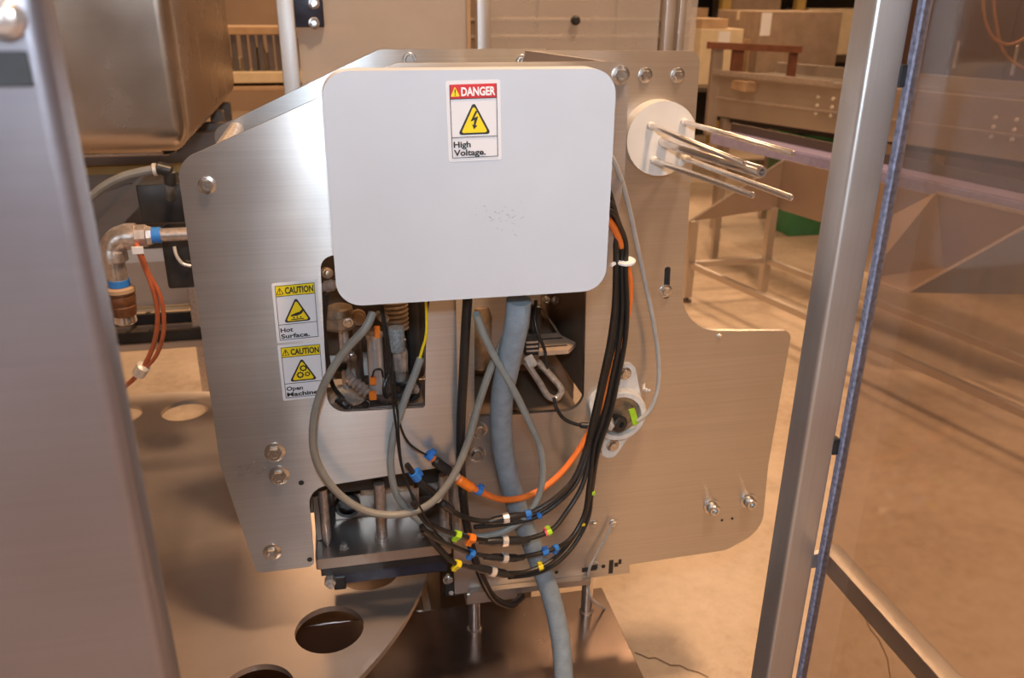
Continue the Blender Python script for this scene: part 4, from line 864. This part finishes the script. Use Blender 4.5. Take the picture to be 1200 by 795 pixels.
# main conveyor, right
def along(Q0, Q1, k): return Q0 + (Q1 - Q0) * k
Q0, Q1 = PZ(838, 86, 1.1), PZ(1200, 122, 1.1); D_ = (Q1 - Q0).normalized(); N_ = V((D_.y, -D_.x, 0)); N_ = N_ if N_.x > 0 else -N_
Q2 = Q1 + D_ * 1.2
t = thing('belt_conveyor', 'long brown-lit steel conveyor with bolted side panels behind the guard post', 'conveyor', (Q0 + Q2) / 2 * V((1, 1, 0)).x if False else V(((Q0.x + Q2.x) / 2, (Q0.y + Q2.y) / 2, 0)))
down = V((0, 0, -1)); L_ = (Q2 - Q0).length
nP = 3
for i in range(nP):
    a, b = along(Q0, Q2, i / nP), along(Q0, Q2, (i + 1) / nP - .004)
    bm = NB(); bar(bm, a + down * .15, b + down * .15, .012, .27); s_ = obj('side_panel', bm, STEEL_B, t)
    for k in (.9, .8):
        for j in range(3):
            q = along(a, b, k) + down * (.08 + .05 * j) - N_ * .007
            obj('panel_bolt', lathe(NB(), q, -N_, [(0, .011), (.006, .011), (.008, .006)], 8), NICKEL, s_)
bm = NB(); bar(bm, Q0 + N_ * .01, Q2 + N_ * .01, .06, .03); obj('top_rail', bm, STEEL_B, t)
bm = NB(); bar(bm, Q0 - N_ * .012 + down * .16, Q2 - N_ * .012 + down * .16, .012, .012); obj('trim_rail', bm, PIPE, t)
bm = NB(); bar(bm, Q0 + N_ * .35 + down * .03, Q2 + N_ * .35 + down * .03, .62, .02); obj('belt', bm, DARKSTEEL, t)
bm = NB(); bar(bm, Q0 + N_ * .68, Q2 + N_ * .68, .04, .10); obj('far_rail', bm, STEEL_B, t)
bm = NB(); bar(bm, Q0 + N_ * .3 + down * .30, Q2 + N_ * .3 + down * .30, .5, .05); obj('under_tray', bm, CAVSHADE, t)
for kk in (.03, .42, .97):
    for s in (.05, .6):
        q = along(Q0, Q2, kk) + N_ * s; obj('leg', bbox((q.x - .03, q.y - .03, 0), (q.x + .03, q.y + .03, .80)), STEEL_B, t)
# guide frame on the conveyor
t = thing('guide_stand', 'red-brown guide stand with uprights standing on the conveyor', 'stand', Q0)
q = P(834, 100, Q0.y - .05); Yg = Q0.y - .05
for (x, w, m, yb, yt) in ((833, .075, STEEL_B, 158, 52), (860, .075, RUST, 122, 55), (928, .05, RUST, 94, 58)):
    a, b = P(x, yb, Yg), P(x, yt, Yg); obj('upright', bbox((a.x - w / 2, Yg, a.z), (a.x + w / 2, Yg + .05, b.z), .004, 1), m, t)
a, b = P(830, 53, Yg), P(938, 58, Yg); bm = NB(); bar(bm, a, b, .05, .045); obj('top_bar', bm, RUST, t)
a, b = P(836, 84, Yg - .02), P(975, 98, Yg - .9); bm = NB(); bar(bm, a, b, .03, .03); obj('lower_bar', bm, PIPE, t)
for (x, y0, y1, w) in ((872, 96, 108, .12), (884, 112, 126, .08)):
    a, b = P(x, y1, Yg - .3), P(x + 20, y0, Yg - .3); obj('bracket', bbox((a.x, Yg - .3, a.z), (b.x, Yg - .02, b.z), .004, 1), CARTON, t)
# violet discharge belt and chute
B0, B1 = PZ(836, 158, .8), PZ(1200, 240, .8); d2 = (B1 - B0).normalized(); n2 = V((d2.y, -d2.x, 0)); n2 = n2 if n2.x > 0 else -n2; B2 = B1 + d2 * .5
t = thing('discharge_belt', 'narrow violet-grey discharge belt below the conveyor side', 'conveyor', V(((B0.x + B2.x) / 2, (B0.y + B2.y) / 2, 0)))
bm = NB(); bar(bm, B0 + n2 * .06, B2 + n2 * .06, .14, .03); obj('belt', bm, VIOLET, t)
bm = NB(); bar(bm, B0 - n2 * .015 + down * .02, B2 - n2 * .015 + down * .02, .012, .06); obj('edge_rail', bm, simple('violet_edge', (.34, .33, .55), .35), t, 'brighter violet edge rail')
bm = NB(); bar(bm, B0 + n2 * .14 + V((0, 0, .03)), B2 + n2 * .14 + V((0, 0, .03)), .012, .07); obj('back_rail', bm, DARKSTEEL, t)
for kk in (.02, .97):
    q = along(B0, B2, kk) + n2 * .06; obj('leg', bbox((q.x - .02, q.y - .02, 0), (q.x + .02, q.y + .02, .785)), STEEL_B, t)
t = thing('steel_chute', 'stainless skirt and open scoop on a leg stand under the violet belt', 'chute', (2.4, 3.5, 0))
CHUTE = brushed('chute_steel', (.36, .28, .23), .42, (20, 20, 20), .02, .03, .12, metal=.6)
def sheet(name, pts, th=.005, m=CHUTE):
    bm = NB(); c = (pts[1] - pts[0]).cross(pts[2] - pts[0]).normalized() * th
    A = [bm.verts.new(p) for p in pts]; B = [bm.verts.new(p + c) for p in pts]
    for k in range(1, len(pts) - 1): bm.faces.new((A[0], A[k], A[k + 1])); bm.faces.new((B[0], B[k + 1], B[k]))
    for k in range(len(pts)): bm.faces.new((A[k], B[k], B[(k + 1) % len(pts)], A[(k + 1) % len(pts)]))
    return obj(name, bm, m, t)
Zb = .48
a_, b_ = P(806, 260, 4.15), P(915, 244, 4.15); top_ = P(919, 187, 4.15)
b_ = V((top_.x - .005, 4.15, b_.z))
sheet('end_wing', [a_, b_, top_])
far = b_ + d2 * 2.0
sheet('skirt_panel', [b_, far, V((far.x, far.y, top_.z)), top_], .006)
bm = NB(); bar(bm, a_ + V((0, -.006, 0)), top_ + V((0, -.006, 0)), .008, .010); obj('wing_lip', bm, PIPE, t)
# scoop at the near end
def on_skirt(x, y, off=.03):
    """point of the skirt's own plane, or of a plane parallel to it that stands 'off' metres out from it"""
    o = b_ - n2 * off; r = _ray(x, y); return EYE + r * ((o - EYE).dot(n2) / r.dot(n2))
T1, T2, Bi, Bf = on_skirt(1098, 226), on_skirt(1225, 256), on_skirt(1106, 314), on_skirt(1230, 345)
K1, L1, E0 = on_skirt(1032, 260, .20), on_skirt(1016, 327, .36), on_skirt(1062, 343, .42)
N1, N2 = on_skirt(1230, 250, .10), on_skirt(1230, 346, .10)
sheet('scoop_back', [T1, T2, Bf, Bi]); sheet('scoop_side', [T1, K1, L1, Bi]); sheet('scoop_floor', [L1, E0, Bf, Bi])
sheet('scoop_near_side', [E0, N1, N2], m=DARKSTEEL)  # darker steel here puts the near side's shade into its colour
bm = NB(); bar(bm, L1, E0, .009, .012); obj('scoop_lip', bm, PIPE, t)
bm = NB(); bar(bm, E0, N1, .008, .010); obj('scoop_lip', bm, PIPE, t)
bm = NB(); bar(bm, T1, T2, .01, .014); obj('scoop_rim', bm, PIPE, t)
lf = [V((a_.x + .03, 4.14, 0)), V((b_.x - .03, 4.14, 0)), V((b_.x - .03, 4.14, 0)) + d2 * 3.3, V((a_.x + .03, 4.14, 0)) + d2 * 3.3]
for i, o_ in enumerate(lf):
    zt2 = (a_.z if i == 0 else b_.z if i < 3 else .46) + .01
    obj('leg', bbox((o_.x - .022, o_.y - .022, .03), (o_.x + .022, o_.y + .022, zt2), .002, 1), STEEL_B, t)
    obj('leg_foot', lathe(NB(), (o_.x, o_.y, 0), (0, 0, 1), [(0, .03), (.012, .03), (.014, .01), (.035, .01)], 12), DARKSTEEL, t)
for q0, q1 in ((lf[0], lf[1]), (lf[1], lf[2]), (lf[0], lf[3])):
    bm = NB(); bar(bm, V((q0.x, q0.y, .22)), V((q1.x, q1.y, .22)), .03, .03); obj('stretcher', bm, STEEL_B, t)
# small green bin under the conveyor
q = P(955, 172, 5.2)
t = thing('green_bin', 'small green bin showing under the conveyor beside the guard post', 'bin', (q.x, 5.5, 0))
bm = NB(); g0, g1 = P(938, 172, 5.3), P(990, 160, 5.3)
obj('bin_body', bbox((g0.x, 5.3, 0), (g1.x, 5.6, g1.z), .01), GREENP, t); obj('bin_rim', bbox((g0.x - .02, 5.28, g1.z), (g1.x + .02, 5.62, g1.z + .02), .004, 1), GREENP, t)
# tall dark cabinets far right
t = thing('dark_cabinet', 'tall dark brown machine cabinet behind the conveyor at the upper right', 'cabinet', (5.6, 5.2, 0))
cb = brushed('cabinet_brown', (.16, .11, .09), .5, (3, 3, 30), .05)
obj('cabinet_body', bbox((4.75, 4.2, 0), (6.4, 6.6, 2.6), .01), cb, t)
for y in (4.22, 4.8, 5.4, 6.0): obj('cabinet_door', bbox((4.735, y, .1), (4.75, y + .54, 2.5), .003, 1), cb, t)
for y in (4.72, 5.3, 5.9): obj('handle', bbox((4.715, y - .01, 1.1), (4.735, y + .01, 1.3), .003, 1), ZINC, t)
q0 = P(1152, -20, 3.6)
cable('orange_hose', 'thin orange hose coil hanging at the upper right corner', [(1152, -40, 3.6), (1152, 0, 3.6), (1155, 25, 3.6), (1165, 45, 3.6), (1182, 52, 3.6), (1200, 45, 3.6), (1225, 20, 3.6), (1230, -30, 3.6)], .007, simple('dull_orange', (.34, .15, .05), .5), cat='hose')
cable('orange_hose', 'second thin orange hose crossing the orange coil at the upper right corner', [(1172, -40, 3.65), (1165, 0, 3.65), (1168, 30, 3.65), (1176, 60, 3.65), (1200, 80, 3.65), (1240, 85, 3.65)], .007, simple('dull_orange', (.34, .15, .05), .5), cat='hose')
# far left: bench row with small uprights
t = thing('roller_bench', 'pale long bench with two beams and short uprights seen past the tank', 'bench', (-1.2, 6, 0))
for (y, h) in ((36, .05), (91, .07), (104, .03)):
    q = P(300, y, 6); obj('beam', bbox((-2.1, 6, q.z - h / 2), (.2, 6.3, q.z + h / 2), .005, 1), CARTON if y != 91 else CARTONL, t)
for x in (278, 290, 300, 309, 320, 329):
    a, b = P(x, 90, 6.1), P(x, 37, 6.1); obj('upright', bbox((a.x - .018, 6.1, a.z), (a.x + .018, 6.14, b.z)), DARKSTEEL, t)
for x in (-2.05, -.95, .1): obj('leg', bbox((x, 6.1, 0), (x + .06, 6.16, P(300, 91, 6).z)), DARKSTEEL, t)
for i, (x0, x1, y0, m, lab) in enumerate(((267, 282, 68, CARTONL, 'small pale carton on the bench, nearest the tank'), (301, 309, 56, OCHRE, 'narrow ochre box on the bench between uprights'), (311, 319, 62, CARTON, 'small tan carton on the bench near the rear post'))):
    crate(lab, x0, x1, y0, 88, 6.16, .12, m, tape=False, base=P(300, 91, 6).z + .036, group='small cartons on the bench')
t = thing('panelled_machine', 'long grey-brown panelled machine far behind the rear guard', 'machine', (1.6, 6.5, 0))
for i in range(5):
    x = -.3 + i * .62; obj('machine_panel', bbox((x, 6.5, .1), (x + .60, 6.54, 1.75), .004, 1), brushed('panel_%d' % i, (.34 + .03 * (i % 2), .28, .23), .5, (3, 3, 24), .05), t)
obj('machine_body', bbox((-.28, 6.545, 0), (2.76, 7.4, 1.74), .01), DARKSTEEL, t)
for z in (1.30, 1.42): obj('panel_rail', bbox((-.3, 6.46, z), (2.78, 6.498, z + .02), .002, 1), STEEL_B, t)
t = thing('yellow_crate', 'pale yellow crate top left behind the clear rear sheet', 'box', P(593, 8, 5.5))
q0, q1 = P(574, 8, 6.3), P(602, -18, 6.3); obj('crate_body', bbox((q0.x, 6.28, 1.75), (q1.x, 6.7, 1.95), .004, 1), OCHRE, t)
# floor crack near the machine foot and a saw-cut joint
crk = NB()
def ribbon(pts, w):
    pts = [PZ(x, y, .0012) for x, y in pts]
    for a, b in zip(pts, pts[1:]):
        d = (b - a).normalized(); s = V((-d.y, d.x, 0)) * w / 2
        crk.faces.new([crk.verts.new(k) for k in (a - s, b - s, b + s, a + s)])
ribbon([(744, 765), (752, 768), (760, 772), (768, 771), (778, 776), (786, 780), (797, 780), (806, 785), (818, 788), (830, 794)], .0035)
ribbon([(1000, 700), (1012, 720), (1020, 738), (1030, 750), (1040, 772), (1044, 800)], .003)
struct('floor_crack', crk, simple('crack_brown', (.16, .10, .06), .9))
